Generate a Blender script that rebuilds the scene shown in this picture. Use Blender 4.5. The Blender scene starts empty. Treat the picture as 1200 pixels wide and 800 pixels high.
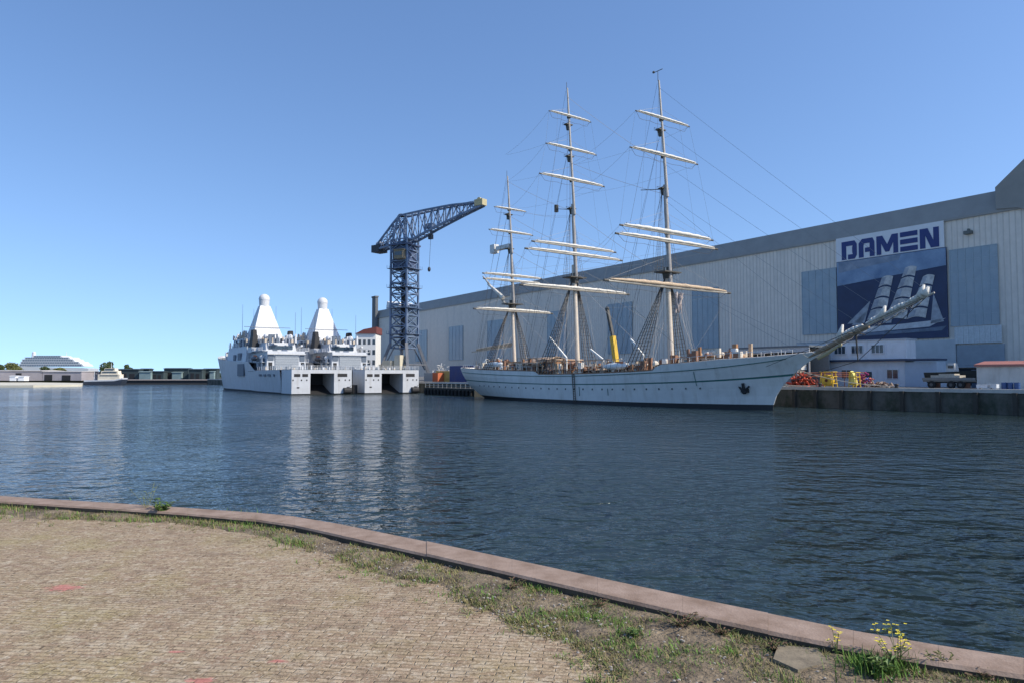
import bpy, bmesh, math, random
from mathutils import Vector, Matrix, noise
random.seed(11)
R = math.radians
S = bpy.context.scene
COL = S.collection
# ---------------------------------------------------------------- camera
F = 850.0; EYE = 4.6; PITCH = math.atan(40/F)
cd = bpy.data.cameras.new('camera'); cam = bpy.data.objects.new('camera', cd); COL.objects.link(cam)
cam.location = (0, 0, EYE); cam.rotation_euler = (R(90)+PITCH, 0, 0)
cd.sensor_width = 36; cd.lens = 36*F/1200; cd.clip_start = 0.1; cd.clip_end = 20000
S.camera = cam
# ---------------------------------------------------------------- sky, sun, exposure
SUN_AZ = R(110)      # clockwise from +Y (towards the right of the picture)
SUN_EL = R(41)
w = bpy.data.worlds.new("World"); S.world = w; w.use_nodes = True
nt = w.node_tree; nt.nodes.clear()
sky = nt.nodes.new('ShaderNodeTexSky'); sky.sky_type = 'NISHITA'; sky.sun_disc = False
sky.sun_elevation = SUN_EL; sky.sun_rotation = SUN_AZ
sky.altitude = 0; sky.air_density = 1.0; sky.dust_density = 0.5; sky.ozone_density = 2.0
bg = nt.nodes.new('ShaderNodeBackground'); bg.inputs[1].default_value = 0.125
wo = nt.nodes.new('ShaderNodeOutputWorld')
tcw = nt.nodes.new('ShaderNodeTexCoord'); mpw = nt.nodes.new('ShaderNodeMapping')    # lift the sampled elevation: clean air down to the horizon
mpw.inputs['Location'].default_value = (0, 0, 0.15); mpw.inputs['Scale'].default_value = (1, 1, 0.92)
nt.links.new(tcw.outputs['Generated'], mpw.inputs[0]); nt.links.new(mpw.outputs[0], sky.inputs[0])
hs_ = nt.nodes.new('ShaderNodeHueSaturation'); hs_.inputs['Saturation'].default_value = 1.12; hs_.inputs['Hue'].default_value = 0.504; hs_.inputs['Value'].default_value = 1.0
nt.links.new(sky.outputs[0], hs_.inputs['Color']); nt.links.new(hs_.outputs[0], bg.inputs[0]); nt.links.new(bg.outputs[0], wo.inputs[0])
sd = bpy.data.lights.new('sun', 'SUN'); sd.energy = 3.0; sd.angle = R(0.5); sd.color = (1.0, 0.92, 0.80)
so = bpy.data.objects.new('sun', sd); COL.objects.link(so)
sv = Vector((math.sin(SUN_AZ)*math.cos(SUN_EL), math.cos(SUN_AZ)*math.cos(SUN_EL), math.sin(SUN_EL)))
so.rotation_euler = sv.to_track_quat('Z', 'Y').to_euler(); so.location = (60, 0, 80)
S.view_settings.view_transform = 'Standard'; S.view_settings.look = 'None'
S.view_settings.gamma = 1; S.view_settings.use_curve_mapping = False; S.view_settings.exposure = 0.82
S.render.engine = 'CYCLES'

# ---------------------------------------------------------------- projection helpers (pixel of the 1200x800 photo -> real plane)
def ray(x, y):
    r = (x-600)/F; v = (400-y)/F
    return Vector((r, math.cos(PITCH)-v*math.sin(PITCH), math.sin(PITCH)+v*math.cos(PITCH)))
def on_ground(x, y, h):
    d = ray(x, y); t = (h-EYE)/d.z
    return Vector((d.x*t, d.y*t, h))
def on_plane(x, y, n, D):          # vertical plane n.x*X+n.y*Y = D
    d = ray(x, y); t = D/(n[0]*d.x+n[1]*d.y)
    return Vector((d.x*t, d.y*t, EYE+d.z*t))
def at_depth(x, y, Y):
    d = ray(x, y); t = Y/d.y
    return Vector((d.x*t, Y, EYE+d.z*t))

# ---------------------------------------------------------------- materials
MATS = {}
def mat(name, col, rough=0.7, metal=0.0, var=0.15, scale=3.0, col2=None, bump=0.0, bscale=None, spec=0.5):
    if name in MATS: return MATS[name]
    m = bpy.data.materials.new(name); m.use_nodes = True; MATS[name] = m
    t = m.node_tree; b = t.nodes['Principled BSDF']
    b.inputs['Roughness'].default_value = rough; b.inputs['Metallic'].default_value = metal
    b.inputs['Specular IOR Level'].default_value = spec
    tc = t.nodes.new('ShaderNodeTexCoord')
    n = t.nodes.new('ShaderNodeTexNoise'); n.inputs['Scale'].default_value = scale; n.inputs['Detail'].default_value = 6
    n.inputs['Roughness'].default_value = 0.65
    t.links.new(tc.outputs['Object'], n.inputs['Vector'])
    mr = t.nodes.new('ShaderNodeMapRange'); mr.inputs[1].default_value = 0.3; mr.inputs[2].default_value = 0.7
    t.links.new(n.outputs[0], mr.inputs[0])
    mx = t.nodes.new('ShaderNodeMix'); mx.data_type = 'RGBA'
    a = [c*(1-var) for c in col]; c2 = col2 if col2 else [min(1, c*(1+var)) for c in col]
    mx.inputs['A'].default_value = (*a, 1); mx.inputs['B'].default_value = (*c2, 1)
    t.links.new(mr.outputs[0], mx.inputs['Factor']); t.links.new(mx.outputs['Result'], b.inputs['Base Color'])
    if bump:
        n2 = t.nodes.new('ShaderNodeTexNoise'); n2.inputs['Scale'].default_value = bscale or scale*5; n2.inputs['Detail'].default_value = 5
        t.links.new(tc.outputs['Object'], n2.inputs['Vector'])
        bp = t.nodes.new('ShaderNodeBump'); bp.inputs['Distance'].default_value = bump
        t.links.new(n2.outputs[0], bp.inputs['Height']); t.links.new(bp.outputs[0], b.inputs['Normal'])
    return m

def mat_streaked(name, col, stain, amount=0.5, rough=0.5, sx=1.2, sz=0.12, metal=0.0, thresh=(0.5, 0.75)):
    """painted steel with vertical run-off stains"""
    if name in MATS: return MATS[name]
    m = mat(name, col, rough, metal, 0.08, 0.6)
    t = m.node_tree; b = t.nodes['Principled BSDF']
    old = b.inputs['Base Color'].links[0].from_socket
    tc = t.nodes.new('ShaderNodeTexCoord'); mp = t.nodes.new('ShaderNodeMapping'); mp.inputs['Scale'].default_value = (sx, sx, sz)
    n = t.nodes.new('ShaderNodeTexNoise'); n.inputs['Scale'].default_value = 1; n.inputs['Detail'].default_value = 7; n.inputs['Roughness'].default_value = 0.7
    t.links.new(tc.outputs['Object'], mp.inputs[0]); t.links.new(mp.outputs[0], n.inputs['Vector'])
    mr = t.nodes.new('ShaderNodeMapRange'); mr.inputs[1].default_value = thresh[0]; mr.inputs[2].default_value = thresh[1]; mr.inputs[4].default_value = amount
    t.links.new(n.outputs[0], mr.inputs[0])
    mx = t.nodes.new('ShaderNodeMix'); mx.data_type = 'RGBA'; mx.inputs['B'].default_value = (*stain, 1)
    t.links.new(mr.outputs[0], mx.inputs['Factor']); t.links.new(old, mx.inputs['A']); t.links.new(mx.outputs['Result'], b.inputs['Base Color'])
    return m

# ---------------------------------------------------------------- mesh helpers
class MB:
    def __init__(s): s.v = []; s.f = []; s.m = []
    def add(s, vs, fs, m=0):
        o = len(s.v); s.v += [tuple(v) for v in vs]; s.f += [tuple(i+o for i in f) for f in fs]; s.m += [m]*len(fs); return s
    def box(s, x0, x1, y0, y1, z0, z1, m=0, taper=0.0, ty=None):
        tx = taper; ty = taper if ty is None else ty
        vs = [(x0,y0,z0),(x1,y0,z0),(x1,y1,z0),(x0,y1,z0),(x0+tx,y0+ty,z1),(x1-tx,y0+ty,z1),(x1-tx,y1-ty,z1),(x0+tx,y1-ty,z1)]
        return s.add(vs, [(3,2,1,0),(4,5,6,7),(0,1,5,4),(1,2,6,5),(2,3,7,6),(3,0,4,7)], m)
    def tube(s, p, q, r0, r1=None, n=6, m=0, caps=True):
        r1 = r0 if r1 is None else r1
        p = Vector(p); q = Vector(q); d = q-p
        if d.length < 1e-6: return s
        d.normalize(); a = d.orthogonal().normalized(); b = d.cross(a)
        vs = []
        for c, r in ((p, r0), (q, r1)):
            for k in range(n):
                t = 2*math.pi*k/n; vs.append(c+a*(r*math.cos(t))+b*(r*math.sin(t)))
        fs = [(k, (k+1) % n, n+(k+1) % n, n+k) for k in range(n)]
        if caps: fs += [tuple(range(n-1, -1, -1)), tuple(range(n, 2*n))]
        return s.add(vs, fs, m)
    def path(s, pts, r, n=5, m=0):
        for a, b in zip(pts[:-1], pts[1:]): s.tube(a, b, r, r, n, m)
        return s
    def sag(s, p, q, r, sag=0.3, k=5, n=4, m=0):
        p = Vector(p); q = Vector(q)
        pts = []
        for i in range(k+1):
            t = i/k; c = p.lerp(q, t); c.z -= sag*4*t*(1-t); pts.append(c)
        return s.path(pts, r, n, m)
    def bar(s, p, q, wd, ht, m=0):
        p = Vector(p); q = Vector(q); d = (q-p).normalized()
        side = d.cross(Vector((0,0,1)))
        if side.length < 1e-3: side = Vector((1,0,0))
        side.normalize(); up = side.cross(d)
        vs = []
        for c in (p, q):
            for a, b in ((-1,-1),(1,-1),(1,1),(-1,1)): vs.append(c+side*(a*wd/2)+up*(b*ht/2))
        return s.add(vs, [(0,1,2,3),(7,6,5,4),(0,4,5,1),(1,5,6,2),(2,6,7,3),(3,7,4,0)], m)
    def prism(s, poly, axis, a, b, m=0):
        """poly: 2D points in the other two axes; extruded along axis from a to b"""
        def P(u, v, w):
            return {'x': (w, u, v), 'y': (u, w, v), 'z': (u, v, w)}[axis]
        n = len(poly)
        vs = [P(u, v, a) for u, v in poly]+[P(u, v, b) for u, v in poly]
        fs = [tuple(range(n)), tuple(range(2*n-1, n-1, -1))]+[(k, n+k, n+(k+1) % n, (k+1) % n) for k in range(n)]
        return s.add(vs, fs, m)
    def ball(s, c, rx, ry=None, rz=None, seg=12, rings=8, m=0):
        ry = ry or rx; rz = rz or rx; c = Vector(c)
        vs = []; fs = []
        for i in range(rings+1):
            ph = math.pi*i/rings
            for k in range(seg):
                th = 2*math.pi*k/seg
                vs.append((c.x+rx*math.sin(ph)*math.cos(th), c.y+ry*math.sin(ph)*math.sin(th), c.z+rz*math.cos(ph)))
        for i in range(rings):
            for k in range(seg):
                fs.append((i*seg+k, (i+1)*seg+k, (i+1)*seg+(k+1) % seg, i*seg+(k+1) % seg))
        return s.add(vs, fs, m)
    def build(s, name, mats, parent=None, smooth=False, fix=True):
        me = bpy.data.meshes.new(name); me.from_pydata(s.v, [], s.f)
        mats = mats if isinstance(mats, (list, tuple)) else [mats]
        for m in mats: me.materials.append(m)
        for p, mi in zip(me.polygons, s.m): p.material_index = min(mi, len(mats)-1)
        if fix:
            bm = bmesh.new(); bm.from_mesh(me)
            bmesh.ops.recalc_face_normals(bm, faces=bm.faces); bm.to_mesh(me); bm.free()
        if smooth:
            for p in me.polygons: p.use_smooth = True
        o = bpy.data.objects.new(name, me); COL.objects.link(o)
        if parent: o.parent = parent
        return o
def build_each(mb, name, mats, parent):
    '''every box or tube in mb becomes an object of its own'''
    # group faces into islands by shared vertices
    par = list(range(len(mb.v)))
    def fnd(a):
        while par[a] != a: par[a] = par[par[a]]; a = par[a]
        return a
    for f in mb.f:
        for q in f[1:]: par[fnd(q)] = fnd(f[0])
    groups = {}
    for f, mi in zip(mb.f, mb.m): groups.setdefault(fnd(f[0]), []).append((f, mi))
    out = []
    for g in groups.values():
        ids = sorted({i for f, _ in g for i in f}); mp = {a: b for b, a in enumerate(ids)}
        n = MB(); n.v = [mb.v[i] for i in ids]; n.f = [tuple(mp[i] for i in f) for f, _ in g]; n.m = [mi for _, mi in g]
        out.append(n.build(name, mats, parent))
    return out
def tag(o, label=None, cat=None, group=None, kind=None):
    if label: o['label'] = label
    if cat: o['category'] = cat
    if group: o['group'] = group
    if kind: o['kind'] = kind
    return o
def thing(name, label, cat, loc=(0,0,0), rz=0.0, group=None):
    o = bpy.data.objects.new(name, None); COL.objects.link(o); o.location = loc; o.rotation_euler = (0,0,rz)
    o.empty_display_size = 0.5
    return tag(o, label, cat, group)
def struct(o): o['kind'] = 'structure'; return o
KIDS = {}
def copy_tree(o, parent=None):
    c = o.copy(); COL.objects.link(c)
    if parent: c.parent = parent
    for ch in [x for x in list(COL.objects) if x.parent == o]: copy_tree(ch, c)
    return c

# ---------------------------------------------------------------- frames
def frame_angle(v): return math.atan2(v[1], v[0])
NQ = Vector((.81, .586)); NQ.normalize(); UQ = Vector((NQ.y, -NQ.x)); AQ = frame_angle(UQ)     # quay edge frame
DQ = 98.0
QH = 2.9
def qpt(px, D):
    r = (px-600)/F; z = D/(NQ.x*r+NQ.y); return Vector((r*z, z))
def qscale(px, D): return qpt(px, D).y/F          # metres per pixel there
def q_len(p0, p1, D):                             # distance along the quay between two pixel columns
    return (qpt(p1, D)-qpt(p0, D)).length
def q_h(px, y, D):
    return on_plane(px, y, NQ, D).z
NW = Vector((.841, .541)); NW.normalize(); UW = Vector((NW.y, -NW.x)); AW = frame_angle(UW); DW = 140.0
W0 = NW*DW
def wpt(px, y):                                   # wall-plane coordinates (s, h)
    p = on_plane(px, y, NW, DW); return ((Vector((p.x, p.y))-W0).dot(UW), p.z)

# ================================================================= SETTING
# water -----------------------------------------------------------
def water_mat():
    m = bpy.data.materials.new('harbour_water'); m.use_nodes = True
    t = m.node_tree; b = t.nodes['Principled BSDF']
    b.inputs['Base Color'].default_value = (0.020, 0.034, 0.034, 1); b.inputs['Roughness'].default_value = 0.07
    b.inputs['IOR'].default_value = 1.333
    geo = t.nodes.new('ShaderNodeNewGeometry')
    wn = t.nodes.new('ShaderNodeTexNoise'); wn.inputs['Scale'].default_value = 0.045; wn.inputs['Detail'].default_value = 3; wn.inputs['Distortion'].default_value = .5
    t.links.new(geo.outputs['Position'], wn.inputs['Vector'])
    wr_ = t.nodes.new('ShaderNodeMapRange'); wr_.inputs[1].default_value = .38; wr_.inputs[2].default_value = .62; wr_.inputs[3].default_value = .45; wr_.inputs[4].default_value = 1.0
    t.links.new(wn.outputs[0], wr_.inputs[0])
    prev = None
    #   scale, stretch, rot, distance, detail
    for sc, st, rot, dist, det in ((0.12, (1, 1.8, 1), 20, 0.12, 2), (0.6, (1, 1.25, 1), 28, 0.14, 2), (1.6, (1, 1.3, 1), -14, 0.062, 2), (4.0, (1, 1.3, 1), 35, 0.014, 2)):
        mp = t.nodes.new('ShaderNodeMapping'); mp.inputs['Scale'].default_value = st; mp.inputs['Rotation'].default_value = (0, 0, R(rot))
        t.links.new(geo.outputs['Position'], mp.inputs[0])
        n = t.nodes.new('ShaderNodeTexNoise'); n.inputs['Scale'].default_value = sc; n.inputs['Detail'].default_value = det
        n.inputs['Roughness'].default_value = 0.45; n.inputs['Distortion'].default_value = 0.35
        t.links.new(mp.outputs[0], n.inputs['Vector'])
        bp = t.nodes.new('ShaderNodeBump'); bp.inputs['Distance'].default_value = dist*5; t.links.new(wr_.outputs[0], bp.inputs['Strength'])
        t.links.new(n.outputs[0], bp.inputs['Height'])
        if prev: t.links.new(prev.outputs[0], bp.inputs['Normal'])
        prev = bp
    t.links.new(prev.outputs[0], b.inputs['Normal'])
    return m
wm = MB(); wm.add([(-9000, -60, 0), (9000, -60, 0), (9000, 9000, 0), (-9000, 9000, 0)], [(0,1,2,3)])
struct(wm.build('water', water_mat()))

# near quay -------------------------------------------------------
KH = QH+0.075
outer_px = [(-260, 567), (-120, 573), (0, 580), (110, 587), (220, 594), (300, 599.5), (345, 604), (400, 613), (500, 633), (600, 654), (700, 675), (800, 696), (900, 716), (1000, 736), (1100, 753), (1200, 768), (1320, 783), (1500, 803)]
inner_px = [(-260, 573), (-120, 579), (0, 587), (110, 594), (220, 601.5), (300, 608.5), (345, 615), (400, 627), (500, 649), (600, 672), (700, 695), (800, 718), (900, 739), (1000, 759), (1100, 776), (1200, 791), (1320, 807), (1500, 828)]
OUT = [on_ground(x, y, KH) for x, y in outer_px]; INN = [on_ground(x, y, KH) for x, y in inner_px]
def extend(L):
    a = L[0]+(L[0]-L[1]).normalized()*40; b = L[-1]+(L[-1]-L[-2]).normalized()*25
    return [a]+L+[b]
OUT = extend(OUT); INN = extend(INN)

def resample(L, step=0.5, lo=-30, hi=12):
    out = []
    for a, b in zip(L[:-1], L[1:]):
        n = max(1, int((b-a).length/step))
        n = min(n, 40)
        for k in range(n): out.append(a.lerp(b, k/n))
    out.append(L[-1]); return out
def brick_mat():
    m = bpy.data.materials.new('brick_paving'); m.use_nodes = True
    t = m.node_tree; b = t.nodes['Principled BSDF']; b.inputs['Roughness'].default_value = 0.9
    b.inputs['Specular IOR Level'].default_value = 0.2
    geo = t.nodes.new('ShaderNodeNewGeometry')
    nz = t.nodes.new('ShaderNodeTexNoise'); nz.inputs['Scale'].default_value = 2.2; nz.inputs['Detail'].default_value = 4
    t.links.new(geo.outputs['Position'], nz.inputs['Vector'])
    va = t.nodes.new('ShaderNodeVectorMath'); va.operation = 'MULTIPLY_ADD'
    va.inputs[1].default_value = (0.07, 0.07, 0); t.links.new(nz.outputs['Color'], va.inputs[0]); t.links.new(geo.outputs['Position'], va.inputs[2])
    mp = t.nodes.new('ShaderNodeMapping'); mp.inputs['Rotation'].default_value = (0, 0, R(7))
    t.links.new(va.outputs[0], mp.inputs[0])
    br = t.nodes.new('ShaderNodeTexBrick'); br.inputs['Scale'].default_value = 1.0
    br.inputs['Brick Width'].default_value = 0.165; br.inputs['Row Height'].default_value = 0.05
    br.inputs['Mortar Size'].default_value = 0.006; br.inputs['Mortar Smooth'].default_value = 0.9; br.inputs['Bias'].default_value = 0.0
    br.inputs['Color1'].default_value = (0, 0, 0, 1); br.inputs['Color2'].default_value = (1, 1, 1, 1); br.inputs['Mortar'].default_value = (0.5, 0.5, 0.5, 1)
    t.links.new(mp.outputs[0], br.inputs['Vector'])
    cr = t.nodes.new('ShaderNodeValToRGB'); e = cr.color_ramp.elements
    e[0].position = 0.0; e[0].color = (0.25, 0.18, 0.125, 1); e[1].position = 1.0; e[1].color = (0.47, 0.38, 0.27, 1)
    for p, c in ((0.22, (0.31, 0.22, 0.16, 1)), (0.45, (0.35, 0.275, 0.185, 1)), (0.7, (0.37, 0.285, 0.195, 1)), (0.86, (0.40, 0.305, 0.22, 1))):
        x = e.new(p); x.color = c
    t.links.new(br.outputs['Color'], cr.inputs[0])
    def mixn(a, col, scale, lo, hi, amt, detail=4, blend='MIX', seed=0.0):
        n = t.nodes.new('ShaderNodeTexNoise'); n.inputs['Scale'].default_value = scale; n.inputs['Detail'].default_value = detail; n.inputs['Roughness'].default_value = 0.7
        off = t.nodes.new('ShaderNodeMapping'); off.inputs['Location'].default_value = (seed, seed*2, 0); t.links.new(geo.outputs['Position'], off.inputs[0]); t.links.new(off.outputs[0], n.inputs['Vector'])
        r = t.nodes.new('ShaderNodeMapRange'); r.inputs[1].default_value = lo; r.inputs[2].default_value = hi; r.inputs[4].default_value = amt
        t.links.new(n.outputs[0], r.inputs[0])
        x = t.nodes.new('ShaderNodeMix'); x.data_type = 'RGBA'; x.blend_type = blend; x.inputs['B'].default_value = (*col, 1)
        t.links.new(r.outputs[0], x.inputs['Factor']); t.links.new(a, x.inputs['A']); return x.outputs['Result']
    c = mixn(cr.outputs[0], (0.55, 0.49, 0.38), 5.0, 0.56, 0.64, 0.7)
    c = mixn(c, (0.55, 0.48, 0.36), 14.0, 0.55, 0.63, 0.7, seed=21)
    c = mixn(c, (0.13, 0.095, 0.06), 19.0, 0.55, 0.66, 0.7, seed=31)
    c = mixn(c, (0.34, 0.265, 0.18), 9.0, 0.42, 0.6, 0.5, seed=41)          # pale lime blotches
    c = mixn(c, (0.18, 0.13, 0.10), 2.2, 0.5, 0.75, 0.35, seed=3)              # dirt
    c = mixn(c, (0.33, 0.30, 0.12), 1.3, 0.5, 0.72, 0.5, seed=8)              # dry moss tint
    c = mixn(c, (0.34, 0.20, 0.17), 0.9, 0.55, 0.8, 0.4, seed=14)
    c = mixn(c, (0.50, 0.42, 0.31), 45.0, 0.5, 0.62, 0.6, seed=5)
    c = mixn(c, (0.10, 0.08, 0.05), 60.0, 0.54, 0.64, 0.6, seed=51)
    c = mixn(c, (0.52, 0.46, 0.37), 8.0, 0.57, 0.62, 0.45, seed=61)
    c = mixn(c, (0.56, 0.50, 0.41), 22.0, 0.61, 0.65, 0.6, detail=2, seed=71)
    c = mixn(c, (0.17, 0.125, 0.095), 3.5, 0.54, 0.68, 0.45, seed=81)
    c = mixn(c, (0.10, 0.075, 0.05), 28.0, 0.60, 0.65, 0.7, detail=2, seed=91)
    dk_ = t.nodes.new('ShaderNodeMix'); dk_.data_type = 'RGBA'; dk_.blend_type = 'MULTIPLY'; dk_.inputs['Factor'].default_value = 1; dk_.inputs['B'].default_value = (.92, .88, .82, 1)
    t.links.new(c, dk_.inputs['A']); c = dk_.outputs['Result']
    for (mx_, my_, a_, b_) in ((75, 688, .15, .10), (237, 797, .085, .04), (326, 774, .08, .03), (205, 763, .05, .02)):
        cc = on_ground(mx_, my_, QH)
        mp2 = t.nodes.new('ShaderNodeMapping'); mp2.inputs['Location'].default_value = (-cc.x/a_, -cc.y/b_, -QH); mp2.inputs['Scale'].default_value = (1/a_, 1/b_, 1)
        t.links.new(va.outputs[0], mp2.inputs[0]) if False else t.links.new(geo.outputs['Position'], mp2.inputs[0])
        ln = t.nodes.new('ShaderNodeVectorMath'); ln.operation = 'LENGTH'; t.links.new(mp2.outputs[0], ln.inputs[0])
        nn = t.nodes.new('ShaderNodeTexNoise'); nn.inputs['Scale'].default_value = 26; nn.inputs['Detail'].default_value = 5; t.links.new(geo.outputs['Position'], nn.inputs['Vector'])
        ad = t.nodes.new('ShaderNodeMath'); ad.operation = 'MULTIPLY_ADD'; ad.inputs[1].default_value = 2.2; t.links.new(nn.outputs[0], ad.inputs[0]); t.links.new(ln.outputs['Value'], ad.inputs[2])
        r9 = t.nodes.new('ShaderNodeMapRange'); r9.inputs[1].default_value = 2.15; r9.inputs[2].default_value = 1.7; r9.inputs[4].default_value = .7; t.links.new(ad.outputs[0], r9.inputs[0])
        x9 = t.nodes.new('ShaderNodeMix'); x9.data_type = 'RGBA'; x9.inputs['B'].default_value = (.50, .17, .15, 1); t.links.new(r9.outputs[0], x9.inputs['Factor']); t.links.new(c, x9.inputs['A']); c = x9.outputs['Result']
    # joints
    j = t.nodes.new('ShaderNodeMix'); j.data_type = 'RGBA'; j.inputs['B'].default_value = (0.12, 0.09, 0.055, 1)
    jm = t.nodes.new('ShaderNodeMath'); jm.operation = 'MULTIPLY'; jm.inputs[1].default_value = 0.30
    t.links.new(br.outputs['Fac'], jm.inputs[0]); t.links.new(jm.outputs[0], j.inputs['Factor']); t.links.new(c, j.inputs['A'])
    t.links.new(j.outputs['Result'], b.inputs['Base Color'])
    # bump
    hm = t.nodes.new('ShaderNodeMath'); hm.operation = 'MULTIPLY_ADD'; hm.inputs[1].default_value = -1.0
    n2 = t.nodes.new('ShaderNodeTexNoise'); n2.inputs['Scale'].default_value = 60; n2.inputs['Detail'].default_value = 4
    t.links.new(geo.outputs['Position'], n2.inputs['Vector'])
    t.links.new(br.outputs['Fac'], hm.inputs[0]); t.links.new(n2.outputs[0], hm.inputs[2])
    bs = t.nodes.new('ShaderNodeMath'); bs.operation = 'MULTIPLY_ADD'; bs.inputs[1].default_value = 0.8
    t.links.new(br.outputs['Color'], bs.inputs[0]); t.links.new(hm.outputs[0], bs.inputs[2])
    bp = t.nodes.new('ShaderNodeBump'); bp.inputs['Distance'].default_value = 0.006; bp.inputs['Strength'].default_value = 0.9
    t.links.new(bs.outputs[0], bp.inputs['Height']); t.links.new(bp.outputs[0], b.inputs['Normal'])
    return m
pv = MB()
g = [Vector((p.x, p.y, QH)) for p in INN]
back = [Vector((p.x*1.0, -40, QH)) for p in INN]
pv.v = [tuple(p) for p in g]+[tuple(p) for p in back]
n = len(g)
pv.f = [(k, k+1, n+k+1, n+k) for k in range(n-1)]; pv.m = [0]*len(pv.f)
struct(pv.build('pavement', brick_mat()))
# kerb and quay wall below
kc = mat('pinkish_kerb_stone', (0.25, 0.165, 0.11), 0.85, 0, 0.25, 4.0, bump=0.004, bscale=60, col2=(0.34, 0.25, 0.195))
kt = kc.node_tree
kb = MB()
OUTd = resample(OUT, 0.6); 
# make the kerb stones: joints every 1.2 m through the same cross-section
def cross(o, i):
    d = (o-i); d.z = 0; d.normalize(); nrm = d
    return [Vector((i.x, i.y, QH-0.3)), Vector((i.x, i.y, KH-0.02)), Vector((i.x, i.y, KH))+nrm*0.02, Vector((o.x, o.y, KH))-nrm*0.03, Vector((o.x, o.y, KH-0.03)), Vector((o.x, o.y, QH-0.35))]
segs = []
for a, b, c, d in zip(OUT[:-1], OUT[1:], INN[:-1], INN[1:]):
    L = (b-a).length; k = max(1, round(min(L, 30)/1.15))
    for q in range(k):
        t0 = q/k; t1 = (q+1)/k; g_ = 0.0006/(L/k)
        segs.append((a.lerp(b, t0+g_/k), c.lerp(d, t0+g_/k), a.lerp(b, t1-g_/k), c.lerp(d, t1-g_/k)))
for o0, i0, o1, i1 in segs:
    jit = random.uniform(-.004, .004)
    A = [v+Vector((0,0,jit)) for v in cross(o0, i0)]; B = [v+Vector((0,0,jit)) for v in cross(o1, i1)]
    m_ = len(A)
    kb.add(A+B, [(k, k+1, m_+k+1, m_+k) for k in range(1, m_-1)]+[tuple(range(m_)), tuple(range(2*m_-1, m_-1, -1))])
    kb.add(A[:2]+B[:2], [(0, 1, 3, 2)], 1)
struct(kb.build('kerb', [kc, mat('kerb_shaded_side', (0.06, 0.05, 0.035), 0.95, 0, 0.4, 9)]))  # dirty inner face, its shade painted in as a darker colour
qw = MB()
for a, b in zip(OUT[:-1], OUT[1:]):
    qw.add([(a.x, a.y-0.03, -1), (b.x, b.y-0.03, -1), (b.x, b.y-0.03, QH-0.3), (a.x, a.y-0.03, QH-0.3)], [(0,1,2,3)])
qw.build('quay_wall', mat('old_quay_brick', (0.14, 0.12, 0.10), 0.9, 0, 0.3, 2)); struct(COL.objects['quay_wall'])

# soil strip between paving and kerb, uneven ------------------------
soil_mat = mat('dry_sandy_soil', (0.08, 0.055, 0.034), 0.95, 0, 0.35, 5, col2=(0.29, 0.225, 0.145), bump=0.03, bscale=35)
strip_px = [(-260, 585), (-120, 592), (0, 603), (60, 608), (130, 611), (200, 612), (300, 626), (345, 640), (420, 665), (520, 688), (540, 705), (600, 730), (660, 752), (720, 790), (760, 830), (900, 900), (1200, 990), (1500, 1100)]
SX = [on_ground(x, y, QH) for x, y in strip_px]
def poly_at(L, t):
    t = max(0, min(len(L)-1.0001, t)); k = int(t); return L[k].lerp(L[k+1], t-k)
def px_lerp(L, x):
    for (x0, y0), (x1, y1) in zip(L[:-1], L[1:]):
        if x0 <= x <= x1: return y0+(y1-y0)*(x-x0)/(x1-x0)
    return L[0][1] if x < L[0][0] else L[-1][1]
sm_ = MB(); NX, NY = 260, 26
for i in range(NX):
    x = -250+1740*i/(NX-1)
    pi_ = on_ground(x, px_lerp(inner_px, x), QH); ps = on_ground(x, px_lerp(strip_px, x), QH)
    wob = noise.noise(Vector((x*0.012, 0, 3)))*0.12 + noise.noise(Vector((x*0.05, 0, 7)))*0.07
    ps = ps+(ps-pi_)*wob*1.9
    for j in range(NY):
        v = j/(NY-1); p = pi_.lerp(ps, v)
        hh = 0.012+0.03*max(0, noise.noise(Vector((p.x*2.2, p.y*2.2, 1))))+0.012*noise.noise(Vector((p.x*9, p.y*9, 5)))
        edge = min(1, (1-v)*5); hh = hh*edge-0.004*(1-edge)
        sm_.v.append((p.x, p.y, QH+hh))
for i in range(NX-1):
    for j in range(NY-1):
        sm_.f.append((i*NY+j, (i+1)*NY+j, (i+1)*NY+j+1, i*NY+j+1)); sm_.m.append(0)
struct(sm_.build('soil', soil_mat, smooth=True))

# grass -------------------------------------------------------------
gm = [mat('grass_green', (0.10, 0.20, 0.025), 0.8, 0, 0.3, 6), mat('grass_dry', (0.25, 0.21, 0.09), 0.85, 0, 0.25, 6), mat('grass_olive', (0.13, 0.14, 0.045), 0.8, 0, 0.3, 6)]
def blade(mb, p, h, lean, az, wd, m):
    d = Vector((math.cos(az), math.sin(az), 0)); sdv = Vector((-math.sin(az), math.cos(az), 0))
    a = p-sdv*wd; b = p+sdv*wd; c = p+d*lean*0.4+Vector((0,0,h*0.6)); e = p+d*lean+Vector((0,0,h))
    mb.add([a, b, c+sdv*wd*0.8, c-sdv*wd*0.8, e], [(0,1,2,3),(3,2,4)], m)
gr = MB()
def scatter(n, x0, x1, vlo, vhi, hmin, hmax, mix, thr=-1.0, freq=2.5):
    for _ in range(n):
        x = random.uniform(x0, x1)
        a = on_ground(x, px_lerp(inner_px, x), QH); b = on_ground(x, px_lerp(strip_px, x), QH)
        v = random.uniform(vlo, vhi); p = a.lerp(b, v)
        if noise.noise(Vector((p.x*freq, p.y*freq, 9))) < thr: continue
        m = random.choices((0,1,2), mix)[0]
        for _k in range(random.randint(3, 7)):
            blade(gr, p+Vector((random.gauss(0, .02), random.gauss(0, .02), 0)), random.uniform(hmin, hmax), random.uniform(0, .06), random.uniform(0, 6.28), random.uniform(.0016, .0035), m)
scatter(2600, -240, 345, 0.0, 1.0, .015, .06, (3, 3, 3), -0.1, 1.6)
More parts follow.
